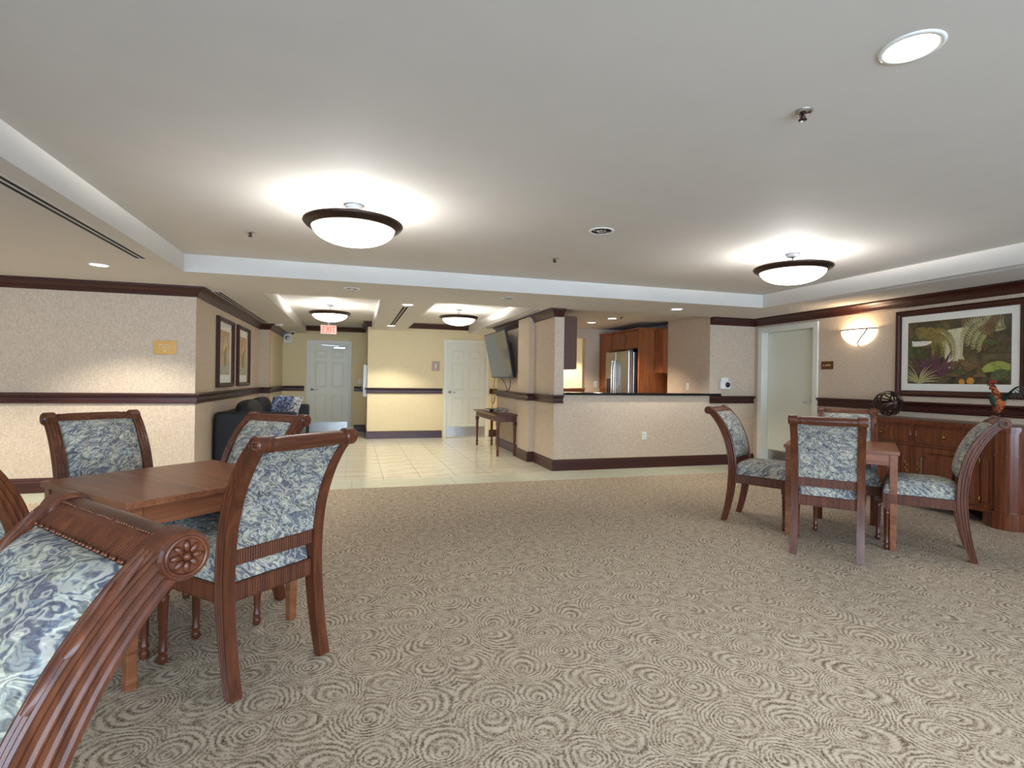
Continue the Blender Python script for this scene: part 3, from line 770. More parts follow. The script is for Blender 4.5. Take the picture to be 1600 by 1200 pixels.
t = thing('landscape_picture', 'large framed tropical waterfall picture above the sideboard', 'picture', (XR, 3.975, 1.13), -PI / 2)
def pm(name, a, b, sc, rot=0.0, st=(1, 1, 1)):
    q = NT(name); n = q.noise(q.coord(st, (0, rot, 0)), sc, 4, 0.6, 0.8)
    q.color(q.ramp(n.outputs[0], [(0.32, a), (0.68, b)])).set(0.6)
    return q.m
PM = [pm('print_jungle', srgb(48, 40, 28), srgb(104, 88, 54), 7), pm('print_fall', srgb(178, 168, 122), srgb(232, 226, 198), 10, 0, (3, 1, 0.35)), pm('print_gold', srgb(110, 92, 40), srgb(158, 138, 66), 25),
      pm('print_green', srgb(58, 68, 36), srgb(98, 100, 52), 25), pm('print_purple', srgb(66, 40, 48), srgb(108, 66, 72), 20), pm('print_pale', srgb(140, 132, 84), srgb(186, 178, 126), 30),
      pm('print_lime', srgb(122, 130, 52), srgb(158, 160, 78), 18), pm('print_orange', srgb(178, 120, 36), srgb(212, 152, 58), 18), pm('print_rock', srgb(92, 68, 42), srgb(130, 98, 58), 16)]
def waterfall(x0, x1, z0, z1):
    W, H = x1 - x0, z1 - z0
    m = MB().box(x0, x1, -0.0095, -0.008, z0, z1, 0)
    lay = [0]
    def poly(pts, mi):
        lay[0] += 1
        yy = -0.0096 - lay[0] * 0.000012
        P = [(x0 + min(1, max(0, a)) * W, z0 + min(1, max(0, b)) * H) for a, b in pts]
        m.add([(a, yy, b) for a, b in P], [tuple(range(len(P)))], mi)
    def leaf(a, b, ang, ln, wd, mi, bend=0.0):
        n = 6; L1, L2 = [], []
        for i in range(n + 1):
            u = i / n; an = ang + bend * u
            px, pz = a + math.cos(an) * ln * u, b + math.sin(an) * ln * u * W / H
            ww = wd * math.sin(PI * min(0.98, 0.12 + 0.86 * u))
            L1.append((px - math.sin(an) * ww, pz + math.cos(an) * ww * W / H)); L2.append((px + math.sin(an) * ww, pz - math.cos(an) * ww * W / H))
        poly(L1 + L2[::-1], mi)
    def frond(a, b, ang, ln, mi, bend, n=22, side=0.16):
        for i in range(n):
            u = i / n; an = ang + bend * u
            px, pz = a + math.cos(an) * ln * u, b + math.sin(an) * ln * u * W / H
            for sg in (-1, 1): leaf(px, pz, an + sg * 0.75 - sg * 0.3 * u, side * (1 - 0.6 * u), 0.006, mi, -0.5)
    rnd = random.Random(3)
    for i in range(26): leaf(rnd.random(), 0.55 + 0.4 * rnd.random(), rnd.uniform(0, 6), 0.2, 0.03, rnd.choice((0, 3, 8)), 0.4)
    poly([(0.33, 0.86), (0.40, 0.83), (0.50, 0.85), (0.60, 0.86), (0.63, 0.84), (0.58, 0.70), (0.57, 0.45), (0.60, 0.33), (0.55, 0.24), (0.44, 0.24), (0.40, 0.34), (0.42, 0.5), (0.40, 0.68)], 1)
    poly([(0.36, 0.66), (0.41, 0.68), (0.46, 0.52), (0.47, 0.34), (0.40, 0.34), (0.39, 0.5)], 1)
    for i in range(12): leaf(0.38 + 0.02 * i, 0.28 + 0.03 * rnd.random(), rnd.uniform(-0.4, 0.4), 0.1, 0.018, 8)
    for a in (0.05, 0.14, 0.24): frond(0.02 + a, 0.86 - a * 0.2, 0.15, 0.34, 2, -1.1, 20, 0.12)
    for a in (0.0, 0.1): frond(0.0, 0.62 - a, 0.1, 0.30, 3, -0.9, 18, 0.09)
    for k in range(4): frond(0.95 - 0.04 * k, 0.80 + 0.03 * k, PI - 0.2 - 0.2 * k, 0.30, 5, 1.0 + 0.15 * k, 18, 0.13)
    for k in range(6): frond(0.9, 0.98, PI + 0.5 + 0.12 * k, 0.22, 8, 0.2, 10, 0.06)
    for i in range(11): leaf(0.27, 0.10, 0.25 + i * 0.24, 0.25 + 0.05 * (i % 3), 0.018, 4, 0.25)
    for i in range(13): leaf(0.13, 0.0, 0.45 + i * 0.18, 0.22 + 0.03 * (i % 2), 0.007, 5, 0.35 if i > 6 else -0.35)
    for i in range(14): leaf(0.45 + 0.5 * rnd.random(), 0.08 + 0.2 * rnd.random(), rnd.uniform(-0.5, 3.5), 0.12, 0.022, rnd.choice((3, 8, 8, 0)), 0.5)
    leaf(0.76, 0.20, 0.55, 0.30, 0.055, 6, -0.5); leaf(0.84, 0.10, 0.5, 0.2, 0.06, 3, -0.4)
    for cx, cz, r in ((0.57, 0.035, 0.03), (0.65, 0.05, 0.036)):
        poly([(cx + r * math.cos(k * PI / 6), cz + r * math.sin(k * PI / 6) * W / H) for k in range(12)], 7)
    m.build('print', PM, t)
picture_frame(t, 1.26, 0.96, 0.065, 0.035, 0.075, waterfall, M['glass'])

def flower_print(t, seed):
    def fn(x0, x1, z0, z1):
        cx, H = (x0 + x1) / 2, z1 - z0
        m = MB().box(x0, x1, -0.0095, -0.008, z0, z1, 0)
        m.add([(x0, -0.0097, z0), (x1, -0.0097, z0), (x1, -0.0097, z0 + H * 0.22), (x0, -0.0097, z0 + H * 0.22)], [(0, 1, 2, 3)], 3)
        for k in range(3):
            a = cx + (k - 1) * 0.05
            m.tube([(a, -0.0098, z0 + H * 0.2), (a + 0.01, -0.0098, z0 + H * (0.55 + 0.06 * k))], 0.006, 6, 1)
            for j in range(6):
                an = j * PI / 3; c = Vector((a + 0.01, -0.0099, z0 + H * (0.58 + 0.06 * k)))
                e = Vector((math.cos(an), 0, math.sin(an))); f = Vector((-e.z, 0, e.x))
                m.add([c, c + e * 0.03 + f * 0.014, c + e * 0.055, c + e * 0.03 - f * 0.014], [(0, 1, 2, 3)], 2)
        m.build('print', [PMT, PMG, PMY, PMV], t)
    return fn
PMT = pm('print_tan', srgb(176, 132, 76), srgb(204, 164, 108), 6); PMG = pm('print_stem', srgb(120, 120, 60), srgb(150, 140, 70), 20)
PMY = pm('print_petal', srgb(214, 184, 88), srgb(236, 214, 130), 20); PMV = pm('print_vase', srgb(150, 146, 118), srgb(180, 174, 142), 10)
for y, lab in ((8.1, 'framed tan flower print nearer along the corridor wall'), (9.33, 'framed tan flower print farther along the corridor wall')):
    t = thing('flower_picture', lab, 'picture', (-1.7, y, 1.10), PI / 2, 'framed flower prints')
    picture_frame(t, 0.92, 0.93, 0.055, 0.05, 0.11, flower_print(t, 1), M['picglass'])

# ------------------------------------------------------------------ kitchen
tag(MB().box(2.80, 5.36, 6.82, 7.25, 1.05, 1.085).build('bar_counter', M['granite'], bevel=0.006), 'long black granite bar counter of the kitchen opening', 'counter')
def shaker(parent, c, w, h, axis, mat, name='door', pull=None):
    """door on a plane facing -X (axis 'x'); c = centre of the back face"""
    m = MB(); f = 0.055
    x, y, z = c
    m.box(x - 0.02, x, y - w / 2, y - w / 2 + f, z - h / 2, z + h / 2).box(x - 0.02, x, y + w / 2 - f, y + w / 2, z - h / 2, z + h / 2)
    m.box(x - 0.02, x, y - w / 2 + f, y + w / 2 - f, z - h / 2, z - h / 2 + f).box(x - 0.02, x, y - w / 2 + f, y + w / 2 - f, z + h / 2 - f, z + h / 2)
    m.box(x - 0.012, x, y - w / 2 + f, y + w / 2 - f, z - h / 2 + f, z + h / 2 - f)
    d = m.build(name, mat, parent)
    if pull:
        py, z0, z1 = pull
        MB().tube([(x - 0.02, py, z0), (x - 0.045, py, z0 + 0.005), (x - 0.045, py, z1 - 0.005), (x - 0.02, py, z1)], 0.006).build('pull', M['chrome'], d)
    return d
t = thing('refrigerator_surround', 'tall wooden cabinet surround enclosing the refrigerator', 'cabinet', (0, 0, 0))
MB().box(4.80, 5.44, 8.30, 8.34, 0, 2.17).build('side_panel', M['cabwood'], t)
MB().box(4.80, 5.44, 9.33, 9.84, 0, 2.17).build('pantry_body', M['cabwood'], t)
shaker(t, (4.80, 9.585, 1.62), 0.47, 1.06, 'x', M['cabwood'])
shaker(t, (4.80, 9.585, 0.60), 0.47, 0.9, 'x', M['cabwood'])
MB().box(4.82, 5.44, 8.34, 9.33, 1.84, 2.17).build('top_box', M['cabwood'], t)
shaker(t, (4.82, 8.59, 2.005), 0.47, 0.29, 'x', M['cabwood'], pull=(8.80, 1.92, 2.09))
shaker(t, (4.82, 9.08, 2.005), 0.47, 0.29, 'x', M['cabwood'], pull=(8.87, 1.92, 2.09))
MB().box(4.78, 5.44, 8.28, 9.84, 2.17, 2.20).build('cornice', M['cabwood'], t)
t = thing('refrigerator', 'stainless steel refrigerator with an ice dispenser in the kitchen', 'refrigerator', (0, 0, 0))
MB().box(4.76, 5.42, 8.42, 9.31, 0.02, 1.78).build('body', M['steel'], t, 0.008)
a = MB().box(4.66, 4.755, 8.42, 8.90, 0.06, 1.80).build('door', M['steel'], t, 0.015)
b = MB().box(4.66, 4.755, 8.91, 9.31, 0.06, 1.80).build('door', M['steel'], t, 0.015)
MB().tube(catmull([(4.66, 8.86, 0.8), (4.61, 8.86, 0.84), (4.60, 8.86, 1.2), (4.61, 8.86, 1.58), (4.66, 8.86, 1.62)], 16), 0.013).build('handle', M['chrome'], a)
MB().tube(catmull([(4.66, 8.95, 0.8), (4.61, 8.95, 0.84), (4.60, 8.95, 1.2), (4.61, 8.95, 1.58), (4.66, 8.95, 1.62)], 16), 0.013).build('handle', M['chrome'], b)
MB().box(4.655, 4.66, 9.08, 9.25, 1.0, 1.30).build('ice_dispenser', M['black'], b)
MB().box(4.68, 4.76, 8.44, 8.52, 1.80, 1.815).box(4.68, 4.76, 9.21, 9.29, 1.80, 1.815).build('hinge_cover', M['steel'], t)
t = thing('wall_cabinet', 'wooden upper kitchen cabinet right of the refrigerator', 'cabinet', (0, 0, 0))
MB().box(5.12, 5.44, 8.01, 8.29, 1.40, 2.17).build('body', M['cabwood'], t)
shaker(t, (5.12, 8.15, 1.785), 0.27, 0.75, 'x', M['cabwood'])
t = thing('wall_cabinet', 'dark brown upper kitchen cabinet behind the television wall', 'cabinet', (0, 0, 0))
MB().box(2.805, 3.20, 7.40, 9.0, 1.42, 2.22).build('body', M['cabdark'], t)
d = MB()
for k in range(3): MB().box(3.203, 3.226, 7.405 + k * 0.53, 7.925 + k * 0.53, 1.425, 2.21).build('door', M['cabdark'], t, 0.002)
t = thing('pass_ledge', 'narrow wooden ledge across the bright opening behind the kitchen', 'ledge', (0, 0, 0))
MB().box(3.21, 4.46, 9.78, 10.06, 1.081, 1.105).build('shelf', M['cabwood'], t, 0.004)
MB().box(3.21, 4.46, 9.83, 9.849, 1.02, 1.08).build('apron', M['cabwood'], t)

# ------------------------------------------------------------------ television and console
t = thing('television', 'flat black television tilted on the tan wall above the console', 'television', (2.655, 9.22, 1.28))
Mt = Matrix.Translation((-0.07, 0, 0.0)) @ Matrix.Rotation(-0.20, 4, 'Y')
MB().tbox(Mt @ Matrix.Translation((0.0, 0, 0.42)), (0.045, 1.44, 0.83)).build('panel', M['black'], t, 0.006)
MB().tbox(Mt @ Matrix.Translation((-0.0235, 0, 0.425)), (0.002, 1.41, 0.79)).build('screen', M['screen'], t)
MB().box(-0.02, -0.002, -0.25, 0.25, 0.2, 0.62).tbox(Matrix.Translation((-0.075, 0, 0.48)) @ Matrix.Rotation(-0.2, 4, 'Y'), (0.13, 0.3, 0.05)).build('wall_bracket', M['black'], t)
MB().tbox(Mt @ Matrix.Translation((0.035, 0, 0.3)), (0.04, 0.8, 0.45)).build('rear_housing', M['black'], t, 0.01)

t = thing('console_table', 'narrow dark wooden console table with turned legs under the television', 'table', (2.42, 9.12, 0))
MB().box(-0.21, 0.19, -0.82, 0.82, 0.655, 0.68).build('table_top', M['wood'], t, 0.004)
ap = MB().box(-0.17, 0.155, -0.77, 0.77, 0.56, 0.655)
for k in range(7): ap.box(-0.15 + k * 0.045, -0.13 + k * 0.045, -0.776, -0.77, 0.575, 0.64)
for k in range(32): ap.box(-0.176, -0.17, -0.74 + k * 0.047, -0.715 + k * 0.047, 0.575, 0.64)
ap.build('apron', M['wood'], t)
LEG = [(0.016, 0), (0.022, 0.012), (0.022, 0.05), (0.016, 0.06), (0.025, 0.075), (0.025, 0.095), (0.017, 0.105), (0.02, 0.2), (0.026, 0.44), (0.03, 0.46), (0.02, 0.475), (0.03, 0.49), (0.03, 0.5)]
for sx in (-0.15, 0.135):
    for sy in (-0.75, 0.75):
        MB().lathe(LEG, (sx, sy, 0), 18).box(sx - 0.03, sx + 0.03, sy - 0.03, sy + 0.03, 0.5, 0.56).build('leg', M['wood'], t)
t = thing('cable_box', 'small black cable box on the console table', 'cable box', (2.40, 9.2, 0.68))
MB().box(-0.1, 0.1, -0.16, 0.16, 0.004, 0.05).build('case', M['black'], t, 0.004)
MB().box(-0.103, -0.1, -0.14, 0.14, 0.012, 0.04).build('front_panel', M['steel'], t)
MB().box(-0.09, 0.09, -0.15, -0.13, 0, 0.004).box(-0.09, 0.09, 0.13, 0.15, 0, 0.004).build('foot', M['black'], t)
rnd = random.Random(5)
pts = []
for i in range(60):
    a = i * 0.75; r = 0.10 + 0.05 * rnd.random()
    pts.append((r * math.cos(a) * 0.8, r * math.sin(a) * 1.6, 0.012 + 0.055 * rnd.random() + 0.0004 * i))
tag(MB().tube(catmull(pts, 260), 0.006, 6).build('cable_bundle', M['steel'], loc=(2.42, 8.72, 0.68)), 'tangled silver cable bundle on the near end of the console', 'cable')
def cord(pts, mat, label):
    tag(MB().tube(catmull(pts, 40), 0.006, 6).build('hanging_cord', mat), label, 'cord', 'cords below the television')
cord([(2.58, 9.75, 1.30), (2.585, 9.84, 1.2), (2.59, 9.86, 1.09), (2.585, 9.8, 0.98), (2.57, 9.72, 0.86), (2.5, 9.6, 0.79), (2.43, 9.4, 0.735)], M['cord'], 'yellow cord looping from the television down to the cable box')
cord([(2.60, 9.40, 1.30), (2.63, 9.3, 1.2), (2.63, 9.08, 1.06), (2.585, 9.05, 1.055)], M['cordb'], 'dark cord hanging from the middle of the television')
cord([(2.60, 8.85, 1.30), (2.63, 8.9, 1.2), (2.63, 9.0, 1.06), (2.585, 9.03, 1.06)], M['cordb'], 'dark cord hanging from the near end of the television')
cord([(2.58, 9.85, 1.07), (2.57, 9.93, 0.95), (2.55, 9.88, 0.84), (2.52, 9.7, 0.80), (2.53, 9.62, 0.9), (2.57, 9.7, 1.0), (2.58, 9.78, 1.06)], M['cord'], 'yellow cord coiled in a loop over the console table')

# ------------------------------------------------------------------ sofa
def cushion(sx, sy, sz, p=3.0, n=16):
    def fn(u, v):
        a, b = 2 * PI * u, PI * (v - 0.5)
        s = lambda q: math.copysign(abs(q) ** (2 / p), q)
        return Vector((sx * s(math.cos(b)) * s(math.cos(a)), sy * s(math.cos(b)) * s(math.sin(a)), sz * s(math.sin(b))))
    return fn
t = thing('sofa', 'black upholstered sofa against the corridor wall', 'sofa', (-1.69, 8.6, 0))
MB().box(0.05, 0.92, -0.98, 0.98, 0.10, 0.30).build('base', M['sofa'], t, 0.02)
for y in (-1.06, 1.06): MB().box(0.02, 0.98, y - 0.09, y + 0.09, 0.06, 0.79).build('armrest', M['sofa'], t, 0.035, seg=3)
MB().box(0.02, 0.24, -0.97, 0.97, 0.28, 0.78).build('back_frame', M['sofa'], t, 0.03)
for y in (-0.485, 0.485):
    MB().grid(lambda u, v: Vector((0.58, y, 0.40)) + cushion(0.38, 0.475, 0.10, 5)(u, v), 28, 14, loop_u=True).build('seat_cushion', M['sofalight'], t)
    MB().grid(lambda u, v: Vector((0.33, y, 0.68)) + Matrix.Rotation(-0.18, 3, 'Y') @ cushion(0.13, 0.47, 0.25, 3.2)(u, v), 28, 14, loop_u=True).build('back_cushion', M['sofa'], t)
for x in (0.1, 0.86):
    for y in (-1.05, 1.05): MB().lathe([(0.022, 0), (0.03, 0.06)], (x, y, 0), 12).build('leg', M['black'], t)
def pillow(loc, rot, mat, label, s=0.22):
    def fn(u, v):
        a, b = 2 * u - 1, 2 * v - 1
        e = max(0.0, (1 - abs(a) ** 2.5) * (1 - abs(b) ** 2.5)) ** 0.5
        k = 1 - 0.06 * (1 - abs(a)) * abs(b) - 0.06 * (1 - abs(b)) * abs(a)
        return a * s * k, b * s * k, e
    m = MB()
    m.grid(lambda u, v: Vector((fn(u, v)[0], 0.065 * fn(u, v)[2], fn(u, v)[1])), 14, 14)
    m.grid(lambda u, v: Vector((fn(u, v)[0], -0.065 * fn(u, v)[2], fn(u, v)[1])), 14, 14, flip=True)
    o = m.build('throw_pillow', mat, loc=loc); o.rotation_euler = rot
    tag(o, label, 'pillow')
pillow((-1.08, 8.95, 0.74), (0.30, 0, 0.95), M['pillow1'], 'navy floral throw pillow leaning on the near part of the sofa')
pillow((-1.02, 9.36, 0.73), (0.30, 0.1, 0.65), M['pillow2'], 'white and navy floral throw pillow near the far sofa arm')

# ------------------------------------------------------------------ dining chairs
PROF = [(y, z if z < 0.43 else 0.42 + (z - 0.42) * 1.0355) for y, z in [(0.0, 0.0), (0.03, 0.12), (0.055, 0.26), (0.07, 0.42), (0.066, 0.54), (0.050, 0.65), (0.020, 0.75), (-0.024, 0.84), (-0.072, 0.91), (-0.115, 0.957), (-0.15, 0.985)]]
CL = catmull([(0, y, z) for y, z in PROF], 60)
def cl(z):
    """centre line point and forward normal at parameter found by height z"""
    for i in range(60):
        if CL[i].z <= z <= CL[i + 1].z:
            f = (z - CL[i].z) / max(1e-6, CL[i + 1].z - CL[i].z)
            p = CL[i].lerp(CL[i + 1], f); tn = (CL[i + 1] - CL[i]).normalized()
            return p, Vector((0, tn.z, -tn.y))
    tn = (CL[60] - CL[59]).normalized()
    return CL[60].copy(), Vector((0, tn.z, -tn.y))
def beads(m, pts, r, nrm=None):
    for p in pts: m.sphere(p, r, 6, 4)
def ribbed(m, p0, p1, p2, p3, out, n, d=0.004):
    """plate p0-p1 (bottom) p3-p2 (top) with n vertical reeds standing out"""
    p0, p1, p2, p3, out = [Vector(q) for q in (p0, p1, p2, p3, out)]
    def fn(u, v):
        h = abs(math.sin(PI * n * u)) * d
        return (p0.lerp(p1, u)).lerp(p3.lerp(p2, u), v) + out * h
    m.grid(fn, n * 4, 1)
def make_chair():
    t = thing('dining_chair', 'x', 'chair')
    W = 0.048
    for sg in (-1, 1):
        rings = []
        for i, p in enumerate(CL):
            tn = (CL[min(i + 1, 60)] - CL[max(i - 1, 0)]).normalized(); nf = Vector((0, tn.z, -tn.y))
            D = 0.042 + 0.02 * min(1, p.z / 0.4) - 0.014 * max(0, (p.z - 0.8) / 0.2)
            sec = []
            def face(a0, b0, a1, b1, oa, ob, n):
                for k in range(n):
                    for q, h in ((0.06, 0), (0.3, 1), (0.7, 1), (0.94, 0)):
                        u = 0.08 + 0.84 * (k + q) / n
                        sec.append((a0 + (a1 - a0) * u - oa * h * 0.0035, b0 + (b1 - b0) * u - ob * h * 0.0035))
            sec.append((-W / 2, D / 2)); face(-W / 2, D / 2, W / 2, D / 2, 0, 1, 3)
            sec.append((W / 2, D / 2)); face(W / 2, D / 2, W / 2, -D / 2, 1, 0, 3)
            sec.append((W / 2, -D / 2)); sec.append((-W / 2, -D / 2))
            rings.append([Vector((sg * (0.207 + a), p.y + nf.y * b, p.z + nf.z * b)) for a, b in sec])
        m = MB(); k = len(rings[0])
        vs = [q for r in rings for q in r]
        m.add(vs, [(i * k + j, i * k + (j + 1) % k, (i + 1) * k + (j + 1) % k, (i + 1) * k + j) for i in range(60) for j in range(k)] + [tuple(range(k)), tuple(60 * k + j for j in range(k))])
        MX = Matrix.Rotation(PI / 2 * sg, 3, 'Y')
        m.lathe([(0.001, -0.028), (0.031, -0.028), (0.036, -0.022), (0.036, 0.022), (0.032, 0.028), (0.001, 0.028)], (sg * 0.207, -0.148, 0.995), 28, M=MX, smooth=False)
        st = m.build('stile', M['wood'], t)
        r = MB()
        def ringpt(a, rad, x): return Vector((sg * (0.207 + x), -0.148 + rad * math.cos(a), 0.995 + rad * math.sin(a)))
        r.tube([ringpt(2 * PI * i / 24, 0.027, 0.029) for i in range(24)], 0.003, 6, closed=True)
        for i in range(8):
            a = 2 * PI * i / 8
            r.sphere(ringpt(a, 0.0145, 0.029), 0.0085, 8, 6, sc=(0.5, 1.0, 0.55), M=Matrix.Rotation(a, 3, 'X'))
        r.sphere(ringpt(0, 0, 0.030), 0.006, 8, 6)
        r.build('rosette', M['wood'], st)
        lf = MB()
        for z0, z1, dx in ((0.83, 0.955, -0.006), (0.885, 0.982, 0.008)):
            def leaf(u, v):
                z = z0 + (z1 - z0) * v; p, nf = cl(z)
                wd = 0.013 * math.sin(PI * min(1, 0.05 + 0.95 * v) ** 0.7)
                D = 0.062 - 0.014 * max(0, (z - 0.8) / 0.2)
                x = dx + wd * (2 * u - 1)
                return Vector((sg * (0.207 + x), p.y, p.z)) + nf * (D / 2 - 0.002 + 0.007 * (1 - (2 * u - 1) ** 2))
            lf.grid(leaf, 6, 12)
        lf.build('carved_leaf', M['wood'], st)
    # upholstered back
    zs0, zs1 = 0.565, 0.976
    def pad(side):
        def fn(u, v):
            p, nf = cl(zs0 + (zs1 - zs0) * v)
            e = (1 - abs(2 * u - 1) ** 5) * (1 - abs(2 * v - 1) ** 6)
            o = (0.012 + 0.044 * e ** 0.6) if side > 0 else -(0.016 + 0.006 * e)
            return Vector(((2 * u - 1) * 0.1825, p.y, p.z)) + nf * o
        return fn
    b = MB(); b.grid(pad(1), 20, 22)
    zt = 0.985
    def rear(u, v):
        p, nf = cl(zs0 + (zt - zs0) * v)
        return Vector(((2 * u - 1) * 0.1825, p.y, p.z)) - nf * 0.020
    b.grid(rear, 10, 22, flip=True)
    for u in (0, 1): b.grid(lambda s, v: rear(u, v * (zs1 - zs0) / (zt - zs0)).lerp(pad(1)(u, v), s), 1, 22)
    b.grid(lambda u, s: rear(u, 0).lerp(pad(1)(u, 0), s), 10, 1)
    b.build('upholstered_back', M['fabric'], t)
    pip = MB()
    path = [pad(1)(0, v / 16) + Vector((0.004, 0.004, 0)) for v in range(17)] + [pad(1)(u / 12, 1) for u in range(1, 12)] + [pad(1)(1, 1 - v / 16) + Vector((-0.004, 0.004, 0)) for v in range(17)]
    pip.tube(path, 0.004, 6); pip.build('piping', M['fabric'], t)
    # reeded top panel and round top rail
    tp = MB()
    def top(u, v):
        p, nf = cl(0.970 + (1.004 - 0.970) * v)
        return Vector(((2 * u - 1) * 0.184, p.y, p.z)) + nf * (0.017 + 0.003 * abs(math.sin(PI * 40 * u)))
    tp.grid(top, 160, 10)
    def top2(u, v):
        p, nf = cl(0.970 + (1.004 - 0.970) * v)
        return Vector(((2 * u - 1) * 0.184, p.y, p.z)) - nf * 0.014
    tp.grid(top2, 4, 10, flip=True)
    tp.grid(lambda u, s: top2(u, 0).lerp(top(u, 0), s), 40, 1)
    tp.build('reeded_panel', M['wood'], t)
    tr = MB().lathe([(0.024, -0.185), (0.031, -0.178), (0.024, -0.170), (0.031, -0.162), (0.028, -0.150), (0.031, -0.12), (0.032, 0), (0.031, 0.12), (0.028, 0.150), (0.031, 0.162), (0.024, 0.170), (0.031, 0.178), (0.024, 0.185)],
                    (0, -0.150, 0.992), 20, M=Matrix.Rotation(PI / 2, 3, 'Y'))
    tr.build('top_rail', M['woodx'], t)
    nb = MB()
    beads(nb, [top(u / 27, 0.06) + cl(0.972)[1] * 0.003 for u in range(28)], 0.0042)
    beads(nb, [top(u / 45, 0.93) + Vector((0, 0.001, 0.002)) for u in range(46)], 0.0028)
    nb.build('nailhead_trim', M['nail'], t)['kind'] = 'stuff'
    # lower back rail
    lr = MB()
    p, nf = cl(0.53)
    y0, y1 = p.y - 0.016, p.y + 0.014
    lr.box(-0.186, 0.186, y0 + 0.003, y1 - 0.003, 0.498, 0.560)
    ribbed(lr, (-0.186, y1 - 0.003, 0.502), (0.186, y1 - 0.003, 0.502), (0.186, y1 - 0.003, 0.556), (-0.186, y1 - 0.003, 0.556), (0, 1, 0), 34)
    ribbed(lr, (-0.186, y0 + 0.003, 0.502), (0.186, y0 + 0.003, 0.502), (0.186, y0 + 0.003, 0.556), (-0.186, y0 + 0.003, 0.556), (0, -1, 0), 34)
    lr.build('lower_back_rail', M['wood'], t)
    # seat frame
    sf = MB()
    def rail(a, b, n, th=0.022):
        a, b = Vector((*a, 0)), Vector((*b, 0)); dr = (b - a).normalized(); out = Vector((dr.y, -dr.x, 0))
        vs = []
        for z in (0.355, 0.430):
            for q in (a, b, b - out * th, a - out * th): vs.append((q.x, q.y, z))
        sf.add(vs, [(0, 3, 2, 1), (4, 5, 6, 7), (0, 1, 5, 4), (1, 2, 6, 5), (2, 3, 7, 6), (3, 0, 4, 7)])
        A, B = a + out * 0.0002, b + out * 0.0002
        ribbed(sf, (A.x, A.y, 0.361), (B.x, B.y, 0.361), (B.x, B.y, 0.424), (A.x, A.y, 0.424), out, n)
        for z in (0.357, 0.428):
            for k in range(n): sf.sphere(a.lerp(b, (k + 0.5) / n) + Vector((0, 0, z)) + out * 0.002, 0.0032, 6, 4)
    rail((-0.184, 0.055), (0.184, 0.055), 34)
    rail((0.222, 0.095), (0.248, 0.535), 42)
    rail((0.246, 0.537), (-0.246, 0.537), 46)
    rail((-0.248, 0.535), (-0.222, 0.095), 42)
    sf.build('seat_frame', M['wood'], t)
    def seat(u, v, k):
        a, b = 2 * u - 1, v
        hw = 0.213 + (0.246 - 0.213) * b
        y = 0.060 + 0.478 * b
        if b < 0.12: hw = 0.182 + (hw - 0.182) * min(1, max(0, (b - 0.06) / 0.06))
        e = max(0, (1 - abs(a) ** 4) * (1 - abs(2 * b - 1) ** 5))
        return Vector((a * hw * (1 + 0.02 * (e > 0)), y, 0.432 + k * (0.03 * (e > 0) + 0.092 * e ** 0.55)))
    s = MB(); s.grid(lambda u, v: seat(u, v, 1), 24, 26); s.grid(lambda u, v: seat(u, v, 0), 24, 26, flip=True)
    s.build('seat_cushion', M['fabric'], t)
    for sg in (-1, 1):
        m = MB().lathe([(0.012, 0), (0.018, 0.008), (0.019, 0.03), (0.013, 0.042), (0.019, 0.052), (0.019, 0.06), (0.014, 0.07), (0.016, 0.12), (0.021, 0.27), (0.025, 0.285), (0.018, 0.296), (0.025, 0.306), (0.024, 0.315)], (sg * 0.220, 0.508, 0), 20)
        m.box(sg * 0.220 - 0.024, sg * 0.220 + 0.024, 0.486, 0.534, 0.315, 0.362)
        m.build('front_leg', M['wood'], t)
    return t
chair0 = make_chair()
CH = [((-0.272, 2.405), (-0.67, 0.742), 'chair seen from behind at the right corner of the near table', 'left'),
      ((-1.38, 3.62), (0.65, -0.76), 'chair facing the viewer in front of the tan left wall', 'left'),
      ((-0.53, 3.37), (-0.66, -0.75), 'chair tucked behind the near table just before the black sofa', 'left'),
      ((-0.487, 0.932), (-0.762, -0.647), 'very close chair back with scrolled rosette at the bottom left corner', 'left'),
      ((-1.33, 2.40), (0.55, 0.83), 'chair mostly cut off at the left edge beside the near table', 'left'),
      ((3.26, 3.0), (0.755, 0.655), 'chair seen from behind in front of the far right table', 'right'),
      ((3.43, 4.2), (0.54, -0.84), 'chair in profile on the left of the far right table', 'right'),
      ((4.39, 2.79), (-0.62, 0.79), 'chair in profile on the right of the far table before the sideboard', 'right'),
      ((4.32, 3.77), (-0.75, -0.66), 'chair tucked behind the far right table facing the viewer', 'right')]
for i, ((x, y), (fx, fy), lab, g) in enumerate(CH):
    o = chair0 if i == 0 else copy_tree(chair0)
    o.location = (x, y, 0); o.rotation_euler = (0, 0, math.atan2(-fx, fy))
    o['label'] = lab
    o['group'] = 'scroll back dining chairs'

